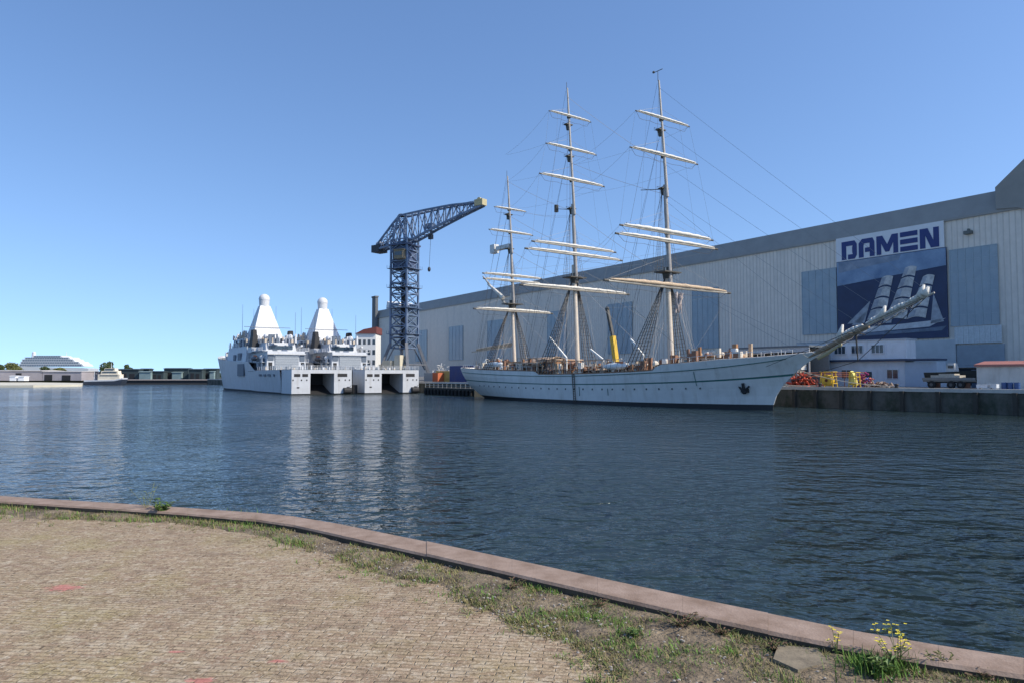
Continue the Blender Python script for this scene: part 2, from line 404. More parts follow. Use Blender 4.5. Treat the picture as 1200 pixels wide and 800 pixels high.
scatter(1500, -240, 300, 0.05, 0.5, .03, .09, (6, 1, 3), 0.05, 1.2)
scatter(1600, 345, 560, 0.0, 1.0, .015, .05, (2, 5, 3), -0.1)
scatter(8000, 530, 1250, 0.0, 1.0, .012, .04, (2, 6, 4), 0.0, 2.6)
scatter(2500, 560, 1250, 0.0, .2, .01, .05, (1, 4, 4), -0.3, 3)
scatter(700, 380, 1000, 0.95, 1.25, .008, .03, (3, 4, 4), -.05, 4)
scatter(500, -240, 500, 0.9, 1.6, .008, .03, (2, 4, 4), .05, 4)
scatter(900, 540, 860, 0.15, 0.8, .02, .05, (9, 0, 1), 0.22, 3.2)
scatter(1600, 540, 800, 0.1, 0.75, .02, .055, (6, 1, 3), 0.1, 2.2)
scatter(900, 850, 1250, 0.0, 0.5, .02, .07, (3, 3, 3), 0.1, 2.5)
for (cx, cy, n, sd_, h, mix) in ((655, 690, 260, .10, .05, (8,0,2)), (560, 700, 200, .12, .045, (7,1,3)), (740, 745, 120, .06, .06, (8,0,2)), (790, 768, 140, .08, .05, (5,2,3)), (1025, 788, 500, .10, .11, (9,0,1)), (1110, 782, 120, .07, .06, (4,3,3)), (270, 608, 160, .2, .08, (5,1,4)), (345, 638, 120, .12, .06, (6,1,3)), (30, 600, 220, .3, .08, (4,2,4)), (700, 800, 70, .05, .05, (4, 3, 3)), (620, 720, 120, .12, .04, (5,3,3))):
    c = on_ground(cx, cy, QH)
    for _ in range(n):
        p = c+Vector((random.gauss(0, sd_), random.gauss(0, sd_*.7), 0))
        blade(gr, p, h*random.uniform(.4, 1.2), random.uniform(0, .07), random.uniform(0, 6.28), random.uniform(.002, .0045), random.choices((0,1,2), mix)[0])
tag(gr.build('grass', gm, fix=False), 'short green and dry grass growing along the foot of the pink kerb', 'grass', kind='stuff')
# pebbles and dead stalks
pb = MB()
for _ in range(1500):
    x = random.uniform(330, 1240); a = on_ground(x, px_lerp(inner_px, x), QH); b = on_ground(x, px_lerp(strip_px, x), QH)
    p = a.lerp(b, random.uniform(0, 1.1)); r = random.uniform(.003, .012)
    pb.ball((p.x, p.y, QH+.02+r*.3), r, r*random.uniform(.6, 1), r*.6, 5, 3, random.choice((0,0,1)))
tag(pb.build('gravel', [mat('pebble_grey', (0.33, 0.30, 0.26), 0.9), mat('pebble_brown', (0.20, 0.14, 0.10), 0.9)], fix=False), 'loose pebbles and crumbs of stone in the dirt strip', 'gravel', kind='stuff')
# concrete slab in the dirt
cp = [on_ground(x, y, QH+.034) for x, y in ((912, 755), (958, 759), (972, 775), (935, 784), (906, 771))]
sl = MB(); sl.v = [tuple(p) for p in cp]+[(p.x, p.y, QH-.02) for p in cp]; k = len(cp)
sl.f = [tuple(range(k)), tuple(range(2*k-1, k-1, -1))]+[(i, k+i, k+(i+1) % k, (i+1) % k) for i in range(k)]; sl.m = [0]*len(sl.f)
tag(sl.build('concrete_slab', mat('slab_concrete', (0.19, 0.155, 0.105), 0.9, 0, 0.35, 9, bump=.004)), 'flat worn concrete slab sunk in the dirt near the yellow flowers', 'slab')

# weeds --------------------------------------------------------------
leafm = mat('weed_leaf', (0.08, 0.14, 0.025), 0.6, 0, 0.3, 8); stemm = mat('weed_stem', (0.16, 0.17, 0.06), 0.8); flm = mat('yellow_petals', (0.72, 0.60, 0.04), 0.6, 0, .1, 8)
deadm = mat('dead_leaf', (0.13, 0.075, 0.045), 0.9, 0, .3, 8)
def leaf(mb, p, d, L, wd, m=0):
    d = Vector(d).normalized(); sdv = d.cross(Vector((0,0,1)))
    sdv = sdv.normalized() if sdv.length > .01 else Vector((1,0,0))
    q = p+d*L*0.5+Vector((0,0,L*.05)); e = p+d*L+Vector((0,0,-L*.15))
    mb.add([p, q+sdv*wd, e, q-sdv*wd], [(0,1,2),(0,2,3)], m)
def weed(name, label, x, y, h, nst, leaves, lm, flower=False, spread=.1, size=.03, flowers=5):
    p0 = on_ground(x, y, QH+.01); t = thing(name, label, 'plant', p0)
    st = MB(); lf = MB(); fl = MB()
    for _ in range(nst):
        az = random.uniform(0, 6.28); top = Vector((math.cos(az)*spread*random.random(), math.sin(az)*spread*random.random(), h*random.uniform(.55, 1)))
        mid = top*.5+Vector((random.gauss(0,.01), random.gauss(0,.01), h*.05))
        st.path([Vector((0,0,0)), mid, top], .002, 4)
        for _k in range(leaves):
            u = random.random(); q = (mid*u*2) if u < .5 else mid.lerp(top, u*2-1); a2 = random.uniform(0, 6.28)
            leaf(lf, q, (math.cos(a2), math.sin(a2), random.uniform(0, .8)), size*random.uniform(.5, 1.3), size*.22)
        if flower:
            for _k in range(flowers):
                c = mid.lerp(top, random.uniform(.6, 1.05))+Vector((random.gauss(0,.015), random.gauss(0,.015), random.uniform(0, .02)))
                for a3 in range(4): leaf(fl, c, (math.cos(a3*1.57), math.sin(a3*1.57), .35), .012, .005)
    st.build('stem', stemm, t, fix=False); lf.build('foliage', lm, t, fix=False)
    if flower: fl.build('blossom', flm, t, fix=False)
    return t
weed('yellow_flower', 'thin yellow flowering weed against the kerb, left of the larger yellow clump', 980, 768, .17, 4, 5, leafm, True, .05, .03, 4)
weed('yellow_flower', 'largest clump of yellow flowering weed leaning over the kerb at lower right', 1052, 784, .24, 12, 8, leafm, True, .13, .035, 5)
weed('dock_weed', 'low leafy green weed at the kerb foot on the left, under the tall twig', 190, 603, .19, 16, 10, leafm, False, .2, .07)
weed('tall_weed', 'thin pale tall weed rising above the left kerb against the water', 172, 600, .42, 7, 8, mat('pale_leaf', (0.22, 0.27, 0.10), .7), False, .28, .04)
weed('small_weed', 'bright green seedling tuft in the grass left of the dirt patch', 743, 747, .06, 9, 7, leafm, False, .06, .035)
weed('dead_weed', 'brown withered weed patch in the dirt beside the kerb', 800, 735, .10, 26, 6, deadm, False, .22, .035)
for q_, (x_, y_, n_, la_) in enumerate(((845, 744, 18, 'brown dry weed tangle at the kerb foot, just right of the larger withered patch'), (700, 712, 14, 'thin withered stalks in the kerb gap above the green dirt patch'), (905, 762, 14, 'dry brown stalks beside the left corner of the concrete slab'), (600, 690, 12, 'dark withered sprig at the kerb above the wide green patch'), (1150, 797, 14, 'brown withered sprig at the kerb near the lower right corner'))):
    weed('dead_weed', la_, x_, y_, .07, n_, 6, deadm, False, .13, .03)
weed('leafy_weed', 'bright green leafy weed at the bottom edge below the yellow flowers', 1030, 793, .12, 16, 9, leafm, False, .12, .05)
weed('ragged_weed', 'brownish green weed in the kerb gap right of the yellow flowers', 1105, 786, .10, 12, 7, mat('olive_leaf', (.14, .14, .04), .7), False, .12, .035)

# ================================================================= FAR QUAY
def QW(x, y, z): v = UQ*x+NQ*y; return (v.x, v.y, z)     # quay frame -> world
fq = MB(); 
XL, XR = -420, 160
fq.add([QW(XL, DQ, QH), QW(XR, DQ, QH), QW(XR, 900, QH), QW(XL, 900, QH)], [(0,1,2,3)])
apron = mat('apron_asphalt', (0.16, 0.155, 0.145), .9, 0, .2, .2)
struct(fq.build('ground', apron))
fw = MB(); fw.box(XL, XR, DQ, DQ+1.2, -2, QH-.25)
o = fw.build('quay_wall', mat_streaked('quay_wall_concrete', (0.13, 0.12, 0.10), (0.03, 0.04, 0.022), .85, .9, .35, .25, thresh=(.42, .6))); o.rotation_euler = (0,0,AQ); struct(o)
fk = MB(); fk.box(XL, XR, DQ-.15, DQ+.9, QH-.35, QH+.12)
o = fk.build('kerb', mat('quay_coping', (0.50, 0.47, 0.42), .85, 0, .2, .5)); o.rotation_euler = (0,0,AQ); struct(o)
# short timber fender piles along the far quay wall
fm = mat('fender_timber', (0.055, 0.05, 0.04), .9)
pile = None; idx = 0
names = ['left of the orange netting', 'below the orange netting', 'below the yellow frame', 'below the yellow stand', 'below the mobile cabins', 'left of the white tent', 'below the white tent', 'at the right picture edge']
for k, px in enumerate((930, 955, 985, 1018, 1056, 1098, 1142, 1188)):
    p = qpt(px, DQ-.45)
    if pile is None:
        mbb = MB(); mbb.box(-.22, .22, -.2, .2, -1.5, 2.5); mbb.box(-.26, .26, -.24, .24, 2.5, 2.6)
        pile = mbb.build('fender_pile', fm); oo = pile
    else: oo = pile.copy(); COL.objects.link(oo)
    oo.location = (p.x, p.y, 0); oo.rotation_euler = (0,0,AQ); tag(oo, 'dark timber fender pile on the far quay wall, '+names[k], 'fender pile', 'fender piles on the far quay wall')

# ================================================================= SHIPYARD HALL
hall = thing('shipyard_hall', 'very long grey corrugated shipyard hall behind the ships', 'building', (W0.x, W0.y, 0), AW)
wallm = mat_streaked('hall_sheet_metal', (0.68, 0.62, 0.54), (0.44, 0.43, 0.40), .75, .5, .30, .03)
fascm = mat('hall_roof_band', (0.26, 0.26, 0.245), .6, 0, .1, .3)
sL = wpt(440, 366)[0]; sR = wpt(1168, 222)[0]+60
HE = wpt(1168, 222)[1]                       # eaves height
sK = wpt(1168, 222)[0]
hb_ = HE-4.2
wb = MB()
DEP = 70
wb.box(sL, sR, 0, DEP, QH-.1, hb_+.5)
x = sL+1.2
while x < sR:
    wb.box(x, x+.16, -.05, .02, QH, hb_, 1); x += .95
wb.build('wall', [wallm, mat('hall_ribs', (0.56, 0.515, 0.455), .5, 0, .08, 1)], hall)
# roof band leaning back, rising at the right-hand high bay
rb = MB()
rb.prism([(0-.35, hb_), (0-.35, hb_+.4), (1.2, HE), (DEP-1.2, HE), (DEP+.2, hb_)], 'x', sL-.4, sK+6, 0)
x = sL
while x < sK+5.5 and False:
    rb.add([(x, -.48, hb_+.3), (x+.18, -.48, hb_+.3), (x+.18, 1.05, HE+.08), (x, 1.05, HE+.08), (x, -.2, hb_+.3), (x+.18, -.2, hb_+.3), (x+.18, 1.3, HE+.05), (x, 1.3, HE+.05)], [(0,1,2,3),(4,5,6,7),(0,1,5,4),(1,2,6,5),(2,3,7,6),(3,0,4,7)], 0); x += 1.5
rb.build('roof', fascm, hall)
hi = MB()
s_a, h_a = wpt(1168, 222); s_b, h_b = wpt(1200, 190)
sl_ = (h_b-h_a)/(s_b-s_a)
hi.prism([(s_a-.01, h_a-3.6), (s_a, h_a+.25), (s_a+14, h_a+14*sl_), (sR+.5, h_a+14*sl_+.5), (sR+.5, h_a-9), (s_a+12, h_a-9), (s_a+3.5, h_a-4.0)], 'y', -.6, DEP+.6, 0)
hi.build('high_bay_gable', mat('high_bay_sheet', (0.235, 0.235, 0.22), .6, 0, .1, .3), hall)
# translucent glazed door panels
glz = mat_streaked('door_panel_blue', (0.27, 0.34, 0.385), (0.38, 0.41, 0.41), .8, .35, .4, .25)
glm = mat('panel_mullion', (0.30, 0.37, 0.41), .5)
def hall_window(px0, px1, htop, hbot, nm=4, nh=7, label=None):
    s0 = wpt(px0, 350)[0]; s1 = wpt(px1, 350)[0]
    f = MB(); f.box(s0, s1, -.24, .1, hbot, htop); o = f.build('glazed_panel', glz, hall)
    m = MB()
    for i in range(nm+1):
        xx = s0+(s1-s0)*i/nm; m.box(xx-.07, xx+.07, -.32, -.24, hbot, htop)
    for j in range(nh+1):
        zz = hbot+(htop-hbot)*j/nh; m.box(s0, s1, -.29, -.24, zz-.05, zz+.05)
    m.build('mullion', glm, o)
    if label: o['label'] = label
    return s0, s1
hall_window(1115, 1171, 27.6, 13.6, 6, 7)
hall_window(941, 981, 27.3, 13.5, 5, 7)
hall_window(812, 842, 26.5, 11.5, 5, 7)
hall_window(713, 741, 25.5, 11, 5, 7)
hall_window(642, 664, 25.5, 11, 5, 7)
hall_window(572, 590, 25.0, 11, 4, 6)
hall_window(527, 543, 24.5, 11, 4, 6)
hall_window(488, 501, 24.5, 11, 4, 6)
# below right panel: pale sheet apron, roller door, dark opening
s0 = wpt(1119, 350)[0]; s1 = wpt(1173, 350)[0]
m = MB(); m.box(s0, s1, -.5, .1, wpt(1145, 402)[1], 13.4)
x = s0+.3
while x < s1: m.box(x, x+.3, -.62, -.5, wpt(1145, 402)[1], 13.4); x += .9
m.build('door_apron', mat('pale_sheet', (0.52, 0.56, 0.57), .5), hall)
m = MB(); z0 = wpt(1145, 430)[1]; z1 = wpt(1145, 403.5)[1]
m.box(s0+.2, s1+.4, -.3, .1, z0, z1)
for k in range(9):
    zz = z0+(z1-z0)*k/9; m.box(s0+.2, s1+.4, -.36, -.3, zz, zz+.12)
m.build('roller_door', mat('roller_door_grey', (0.28, 0.33, 0.37), .5, 0, .12, .8), hall)
m = MB(); m.box(s0+.3, s0+5, -.2, .1, QH, z0-.1); m.build('doorway', mat('dark_opening', (0.015, 0.017, 0.02), .9), hall)
m = MB(); s2, h2 = wpt(1136, 273); m.box(s2-.6, s2+.6, -.9, -.0, h2-.3, h2+.3); m.box(s2-.15, s2+.15, -.5, 0, h2+.3, h2+.7); m.build('floodlight', mat('lamp_housing', (.12, .13, .12), .6), hall)
# pale lower band to the right of the cabins
m = MB(); m.box(wpt(1062, 400)[0], wpt(1121, 400)[0], -.45, .1, wpt(1090, 427)[1], wpt(1090, 399)[1])
m.build('lower_panel', mat('lower_panel_sheet', (0.42, 0.46, 0.48), .5, 0, .1, .5), hall)
# sloping drain pipe
# ---- chimney and little roof houses at the far left end
def wallbox(name, label, cat, px0, px1, ytop, dep, m_, y0=1.0, hbot=QH):
    s0, ht = wpt(px0, ytop); s1 = wpt(px1, ytop)[0]
    return s0, s1, ht
s0, hT = wpt(440.5, 348); s1 = wpt(444.5, 348)[0]
ch = MB(); ch.box(s0, s1, -2.0, -.6, QH, hT-.7); ch.box(s0-.3, s1+.3, -2.3, -.4, hT-.7, hT)
co = ch.build('chimney', mat('chimney_dark', (.12, .13, .14), .8)); co.location = (W0.x, W0.y, 0); co.rotation_euler = (0,0,AW)
tag(co, 'dark square chimney stack at the far left end of the long hall', 'chimney')
s0, hT = wpt(446, 353); s1 = wpt(462, 353)[0]
vt = MB(); vt.prism([(s0, HE-.2), (s0+1, hT), (s0+6, HE+3), (s1-1, HE+2.5), (s1, HE-.2)], 'y', 3, 10)
vo = vt.build('roof_vent', mat('vent_white', (.75, .75, .72), .6), hall)

# ---- big sign with the picture below
def W_(px, y): s, h = wpt(px, y); return s, h
sgn = thing('billboard_sign', 'white banner with large dark blue DAMEN lettering high on the hall', 'sign', (W0.x, W0.y, 0), AW)
a0 = W_(981, 277); a1 = W_(1107, 260)
bL, bR = a0[0], a1[0]
topH = (W_(985, 279)[1]+a1[1])/2; splitH = (W_(982, 309)[1]+W_(1109, 289)[1])/2; botH = (W_(984, 398)[1]+W_(1110, 399)[1])/2
m = MB(); m.box(bL, bR, -.45, -.2, splitH+.05, topH); m.build('banner', mat('banner_white', (0.64, 0.66, 0.68), .5, 0, .04, .5), sgn)
def letters():
    L = {}
    L['D'] = (1.0, [[(0,0),(.30,0),(.30,.62),(.30,1),(0,1)], [(.30,.74),(.74,.74),(.74,1),(.30,1)], [(.74,.74),(.70,.62),(1,.62),(1,.80),(.86,1),(.74,1)], [(.70,.38),(1,.38),(1,.62),(.70,.62)], [(.70,.38),(.74,.26),(.74,0),(.86,0),(1,.2),(1,.38)], [(.42,0),(.74,0),(.74,.26),(.42,.26)]])
    L['A'] = (1.0, [[(.0,0),(.30,0),(.30,.62),(.0,.62)], [(0,.62),(.30,.62),(.34,.72),(.34,1),(.22,1),(0,.78)], [(.34,.74),(.70,.74),(.70,1),(.34,1)], [(.70,0),(1,0),(1,.78),(.88,1),(.70,1)], [(.40,.26),(.70,.26),(.70,.50),(.40,.50)]])
    L['M'] = (1.30, [[(0,0),(.28,0),(.28,1),(0,1)], [(1.02,0),(1.30,0),(1.30,1),(1.02,1)], [(.28,.6),(.54,.12),(.65,.12),(.65,.5),(.36,1),(.28,1)], [(1.02,.6),(.76,.12),(.65,.12),(.65,.5),(.94,1),(1.02,1)]])
    L['E'] = (1.0, [[(0,0),(1,0),(1,.25),(0,.25)], [(0,.375),(1,.375),(1,.625),(0,.625)], [(0,.75),(1,.75),(1,1),(0,1)]])
    L['N'] = (1.05, [[(0,0),(.30,0),(.30,1),(0,1)], [(.75,0),(1.05,0),(1.05,1),(.75,1)], [(.30,.66),(.60,0),(.75,0),(.75,.34),(.44,1),(.30,1)]])
    return L
LT = letters()
lh0 = (W_(990, 305)[1]+W_(1100, 290)[1])/2; lh1 = (W_(990, 283.5)[1]+W_(1100, 267)[1])/2
word = 'DAMEN'; gap = .13
total = sum(LT[c][0] for c in word)+gap*4
x0 = W_(988, 295)[0]; x1 = W_(1102, 280)[0]; k = (x1-x0)/total; xx = x0
navy = mat('navy_lettering', (0.012, 0.03, 0.15), .5, 0, .05, 1)
for c in word:
    m = MB()
    for poly in LT[c][1]:
        m.prism([(xx+u*k, lh0+v*(lh1-lh0)) for u, v in poly], 'y', -.53, -.46)
    m.build('letter', navy, sgn); xx += (LT[c][0]+gap)*k
mur = thing('picture_banner', 'large dark blue picture panel of a white sailing ship on the hall wall', 'banner', (W0.x, W0.y, 0), AW)
m = MB(); m.box(bL, bR+.3, -.42, -.2, botH, splitH)
pnl = m.build('backing_panel', mat('print_dark_sea', (0.014, 0.03, 0.085), .5, 0, .25, .3), mur)
PW = bR+.3-bL; PH = splitH-botH
def MP(u, v): return (bL+PW*u, botH+PH*v)
m = MB(); m.prism([MP(0.003,.70),MP(.997,.80),MP(.997,.995),MP(.003,.995)], 'y', -.45, -.42)
m.prism([MP(.02,.86),MP(.3,.9),MP(.6,.93),MP(.62,.99),MP(.02,.99)], 'y', -.47, -.45, 1)
m.build('printed_sky', [mat('print_sky', (0.14, 0.24, 0.40), .6, 0, .3, .25, col2=(.24, .34, .47)), mat('print_cloud', (0.17, 0.24, 0.34), .6, 0, .3, .4, col2=(.28, .33, .40))], mur)
m = MB()
def sail(u, v, w, h, lean, mi=0):
    L_ = MP(u-w/2, v); R_ = MP(u+w/2, v); n_ = 8; pts = []
    for k in range(n_+1):
        q = k/n_; pts.append(MP(u-w/2+w*q, v+.022*math.sin(math.pi*q)))
    for k in range(n_+1):
        q = 1-k/n_; pts.append(MP(u-w*.44+w*.88*q+lean, v+h+.018*math.sin(math.pi*q)))
    m.prism(pts, 'y', -.51, -.48, mi)
    m.prism([MP(u-w*.46, v+.012), MP(u-w*.1, v+.03), MP(u+lean-w*.12, v+h), MP(u+lean-w*.43, v+h)], 'y', -.525, -.512, 1)
for (u0, v0, w0, n_, hh) in ((.38, .25, .17, 4, .128), (.56, .23, .19, 5, .122), (.74, .23, .16, 4, .122)):
    u, v, w_ = u0, v0, w0
    for k in range(n_):
        sail(u, v, w_, hh*.86, .026); u += .030; v += hh; w_ *= .88
# jibs and staysails at left (dim grey)
for (a, b, c) in (((.10,.22),(.27,.22),(.33,.48)), ((.14,.2),(.24,.2),(.31,.38)), ((.86,.16),(.97,.18),(.89,.50)), ((.44,.2),(.52,.2),(.56,.5))):
    m.prism([MP(*a), MP(*b), MP(*c)], 'y', -.50, -.48, 1)
m.build('printed_sails', [mat('print_sail', (0.44, 0.45, 0.45), .6, 0, .35, .9, col2=(.66, .65, .62)), mat('print_sail_shade', (0.30, 0.33, 0.37), .6, 0, .3, .9)], mur)
m = MB(); m.prism([MP(.16,.145), MP(.25,.10), MP(.85,.13), MP(.985,.215), MP(.90,.20), MP(.55,.175), MP(.26,.17)], 'y', -.50, -.48)
m.prism([MP(.02,.14), MP(.2,.06), MP(.95,.08), MP(.99,.13), MP(.8,.11), MP(.3,.10)], 'y', -.47, -.45, 1)
m.build('printed_hull', [mat('print_hull', (0.50, 0.52, 0.54), .6, 0, .2, .9), mat('print_foam', (0.12, 0.16, 0.22), .6, 0, .3, .9)], mur)

# ================================================================= QUAY-SIDE BUILDINGS AND GEAR
white = mat_streaked('cabin_white', (0.66, 0.69, 0.72), (0.45, 0.47, 0.48), .5, .5, .8, .2)
glass = mat('window_glass', (0.03, 0.05, 0.07), .12, 0, .2, 2, spec=.8)
def qthing(name, label, cat, px, D, group=None, h=QH):
    p = qpt(px, D); return thing(name, label, cat, (p.x, p.y, h), AQ, group)
def windows(parent, xs, z0, z1, y, wd=1.0, nm=1):
    for x in xs:
        f = MB(); f.box(x, x+wd, y-.06, y+.02, z0, z1); wo_ = f.build('window', glass, parent)
        g_ = MB(); t_ = .07
        g_.box(x-t_, x+wd+t_, y-.1, y, z1, z1+t_); g_.box(x-t_, x+wd+t_, y-.14, y, z0-t_, z0)
        for i in range(nm+2): xx = x-t_/2+(wd)*i/(nm+1); g_.box(xx, xx+t_, y-.1, y, z0, z1)
        g_.build('window_frame', mat('frame_white', (.7, .72, .74), .5), wo_)
DC = 119
L = q_len(935, 1062, DC)
hU1 = q_h(1000, 400, DC)-QH; hU0 = q_h(1000, 421, DC)-QH
cab = qthing('site_cabin', 'upper white office cabin with a row of dark windows on the quay', 'cabin', 935, DC, 'stacked office cabins')
m = MB(); m.box(0, L, 0, 3.2, hU0, hU1)
for k in range(7): m.box(L*k/6.0-.06, L*k/6.0+.06, -.06, 0, hU0, hU1)
m.build('wall', white, cab); m = MB(); m.box(-.15, L+.15, -.2, 3.4, hU1, hU1+.18); m.build('roof', mat('cabin_roof', (.4, .42, .44), .6), cab)
windows(cab, [L*f for f in (.04, .21, .37, .53, .71)], hU0+1.0, hU0+2.3, -.06, 2.0, 2)
cab2 = qthing('site_cabin', 'lower white office cabin under the row of windows, with door and one window', 'cabin', 932, DC, 'stacked office cabins')
L2 = q_len(932, 1098, DC); h1 = hU0-.35
m = MB(); m.box(0, L2*.8, .1, 3.2, 0, h1); m.build('wall', white, cab2)
m = MB(); m.box(L2*.8+.01, L2, -.1, 3.0, 0, h1-.2); m.build('annex', mat_streaked('annex_blue', (.42, .50, .58), (.3, .36, .42), .5, .5, .8, .2), cab2)
m = MB(); m.box(-.4, L2+.1, -.9, 3.2, h1+.02, h1+.3); m.build('canopy', mat('canopy_navy', (.03, .05, .10), .5), cab2)
windows(cab2, [L2*.05, L2*.2, L2*.36, L2*.68], 1.3, 2.7, .06, 1.8, 1)
m = MB(); m.box(L2*.53, L2*.53+1.1, 0, .12, 0, 2.4); m.build('door', mat('door_dark', (.05, .06, .07), .5), cab2)

def container(px, D, label, col, Lm=6.1, H=2.6, h0=0, group=None, wd=2.44):
    t = qthing('shipping_container', label, 'container', px, D, group, QH+h0)
    m = MB(); m.box(0.05, Lm-.05, .05, wd-.05, .12, H-.1)
    x = .2
    while x < Lm-.3: m.box(x, x+.14, -.0, .06, .15, H-.12); x += .28
    m.build('wall', col, t)
    f = MB()
    for xx in (0, Lm-.16):
        for yy in (-.02, wd-.12): f.box(xx, xx+.16, yy, yy+.16, 0, H)
    f.box(0, Lm, -.02, .12, H-.14, H+.01); f.box(0, Lm, -.02, .12, 0, .14); f.box(.16, Lm-.16, .1, wd-.1, H-.1, H-.02)
    f.build('frame', col, t); return t
container(1138, 117, 'dull blue container between the hall door and the white tent', mat_streaked('container_blue', (.10, .16, .24), (.2, .12, .08), .5, .5, .6, .2), 6.1)
# white tent with red eaves
D = 106; t = qthing('storage_tent', 'cream flat storage shelter with a red roof edge at the right edge of the quay', 'shelter', 1144, D)
L = q_len(1144, 1230, D); H = q_h(1170, 429, D)-QH
m = MB(); m.box(0, L, 0, 6, 0, H)
x = .4
while x < L: m.box(x, x+.1, -.05, 0, 0, H); x += 1.1
m.build('wall', mat_streaked('tarp_cream', (.66, .62, .56), (.4, .36, .3), .5, .7, .8, .2), t)
m = MB(); m.prism([(-.3, H), (-.3, H+.28), (3, H+.75), (6.3, H+.28), (6.3, H)], 'x', -.2, L+.2); m.build('roof', mat('roof_red', (.36, .15, .12), .6), t)
bar_ = None
for k, (px, la) in enumerate(((1176, 'leftmost blue drum in front of the cream shelter'), (1183, 'middle blue drum in front of the cream shelter'), (1191, 'blue drum nearest the picture edge in front of the shelter'))):
    p = qpt(px, 101.5)
    if not bar_:
        m = MB(); m.tube((0,0,0), (0,0,.9), .32, .32, 14)
        for z in (.02, .3, .6, .88): m.tube((0,0,z-.02), (0,0,z+.02), .34, .34, 14)
        m.tube((.15,0,.9),(.15,0,.93),.05,.05,8)
        bar_ = m.build('oil_drum', mat('drum_blue', (.03, .08, .22), .4)); o = bar_
    else: o = bar_.copy(); COL.objects.link(o)
    o.location = (p.x, p.y, QH); tag(o, la, 'drum', 'blue drums before the shelter')
# flat trailer with grey load
t = qthing('flat_trailer', 'long low grey flatbed trailer standing left of the cream shelter', 'trailer', 1080, 106); L = q_len(1080, 1142, 106)
m = MB(); m.box(0, L, 0, 2.4, 1.1, 1.45); m.box(0, L, .2, .4, .9, 1.1); m.box(0, L, 2, 2.2, .9, 1.1); m.build('flatbed', mat('trailer_grey', (.20, .20, .19), .7), t)
for xx in (1.2, L-3, L-1.8):
    m = MB(); m.tube((xx, -.05, .5), (xx, .35, .5), .5, .5, 16); m.tube((xx, -.07, .5), (xx, -.04, .5), .22, .22, 12, 1); m.build('wheel', [mat('tyre', (.02, .02, .02), .9), mat('rim', (.08,.08,.08), .5)], t)
m = MB(); m.box(1, L-2, .3, 2.1, 1.46, 1.8); m.box(L*.3, L*.6, .4, 2, 1.8, 2.0); m.build('load', mat('plank_load', (.42, .39, .33), .8, 0, .2, 4), t)
# small boat on a cradle, dark with white bow
def small_boat(t, L, B, H, hullm, topm, z=0.0):
    m = MB(); n_ = 10; rows = 4
    for i in range(n_+1):
        u = i/n_; wd = B/2*min(1, (1-u)**.6*1.6 if u > .5 else 1)*(.85+.15*min(1, u*4))
        for j in range(rows+1):
            v = j/rows; y = wd*(v**.55); 
            for sgn_ in (1, -1): m.v.append((L*u+(.4*v*(u > .9)), sgn_*y, z+H*(v*(1+.25*u*u))))
    W2 = (rows+1)*2
    for i in range(n_):
        for j in range(rows):
            for s_ in (0, 1):
                a = i*W2+j*2+s_; m.f.append((a, a+2, a+W2+2, a+W2)); m.m.append(0)
        a = i*W2+rows*2; m.f.append((a, a+1, a+W2+1, a+W2)); m.m.append(1)
    m.f.append(tuple([j*2 for j in range(rows+1)]+[j*2+1 for j in range(rows, 0, -1)])); m.m.append(0)
    m.build('hull', [hullm, topm], t, smooth=False)
t = qthing('workboat', 'small dark boat with a white wheelhouse laid up between cabins and shelter', 'boat', 1086, 112); 
small_boat(t, 7.5, 2.6, 1.5, mat('boat_dark', (.03, .04, .04), .6), mat('boat_deck', (.12, .12, .11), .7), .7)
m = MB(); m.box(2.9, 4.1, -.7, .7, 2.2, 3.5, 0, .2); m.build('wheelhouse', mat('wh_white', (.5, .5, .48), .5), t)
m = MB(); m.box(3.15, 3.85, -.68, -.55, 2.8, 3.2); m.build('window', glass, t)
m = MB(); m.box(1, 1.3, -1.2, 1.2, 0, 1.2); m.box(5, 5.3, -1.2, 1.2, 0, 1.4); m.build('cradle', mat('cradle_rust', (.16, .08, .05), .9), t)

# orange/red heap of netting ---------------------------------------
def heap(name, label, cat, px, D, rx, ry, rz, mats, n=160, blob=.35, seed=1):
    rnd = random.Random(seed); t = qpt(px, D); m = MB()
    for _ in range(n):
        a = rnd.uniform(0, 6.28); r = math.sqrt(rnd.random()); x = rx*r*math.cos(a); y = ry*r*math.sin(a); zmax = rz*(1-r*r)**.5
        z = rnd.uniform(0, zmax)
        d = Vector((rnd.gauss(0,1), rnd.gauss(0,1), rnd.gauss(0,.5))).normalized()*rnd.uniform(blob, blob*2.2)
        c = Vector((x, y, max(.1, z))); q = c+d; q.z = max(.05, q.z)
        m.tube(c, q, rnd.uniform(.06, .16), rnd.uniform(.05, .14), 5, rnd.randrange(len(mats)))
        if rnd.random() < .4: m.ball(c, rnd.uniform(.12, .3), None, rnd.uniform(.1, .22), 7, 5, rnd.randrange(len(mats)))
    o = m.build(name, mats, fix=False); o.location = (t.x, t.y, QH); o.rotation_euler = (0,0,AQ); tag(o, label, cat); return o
orng = mat('orange_red_buoyage', (.55, .075, .03), .6, 0, .3, 2); drk = mat('net_dark_rope', (.10, .03, .02), .9); org2 = mat('faded_orange', (.55, .20, .10), .7)  # bright and faded orange, plus a dark red-brown rope tone
heap('net_pile', 'heaped orange-red netting and hoses on the quay beside the bow', 'netting', 938, 103, 1.9, 1.3, 2.1, [orng, orng, drk], 230, .4, 3)
heap('hose_pile', 'low dark red hose bundle right of the orange netting pile', 'hoses', 952, 104, 1.3, .9, 1.1, [mat('dark_red', (.22,.03,.03), .7), drk], 110, .3, 5)
heap('cloth_bundle', 'crumpled pink and purple sheets heaped in front of the cabins', 'sheets', 1012, 107, 1.2, 1.0, 2.2, [mat('magenta', (.30, .03, .12), .8), mat('violet_blue', (.12,.12,.36), .8), org2], 120, .35, 8)
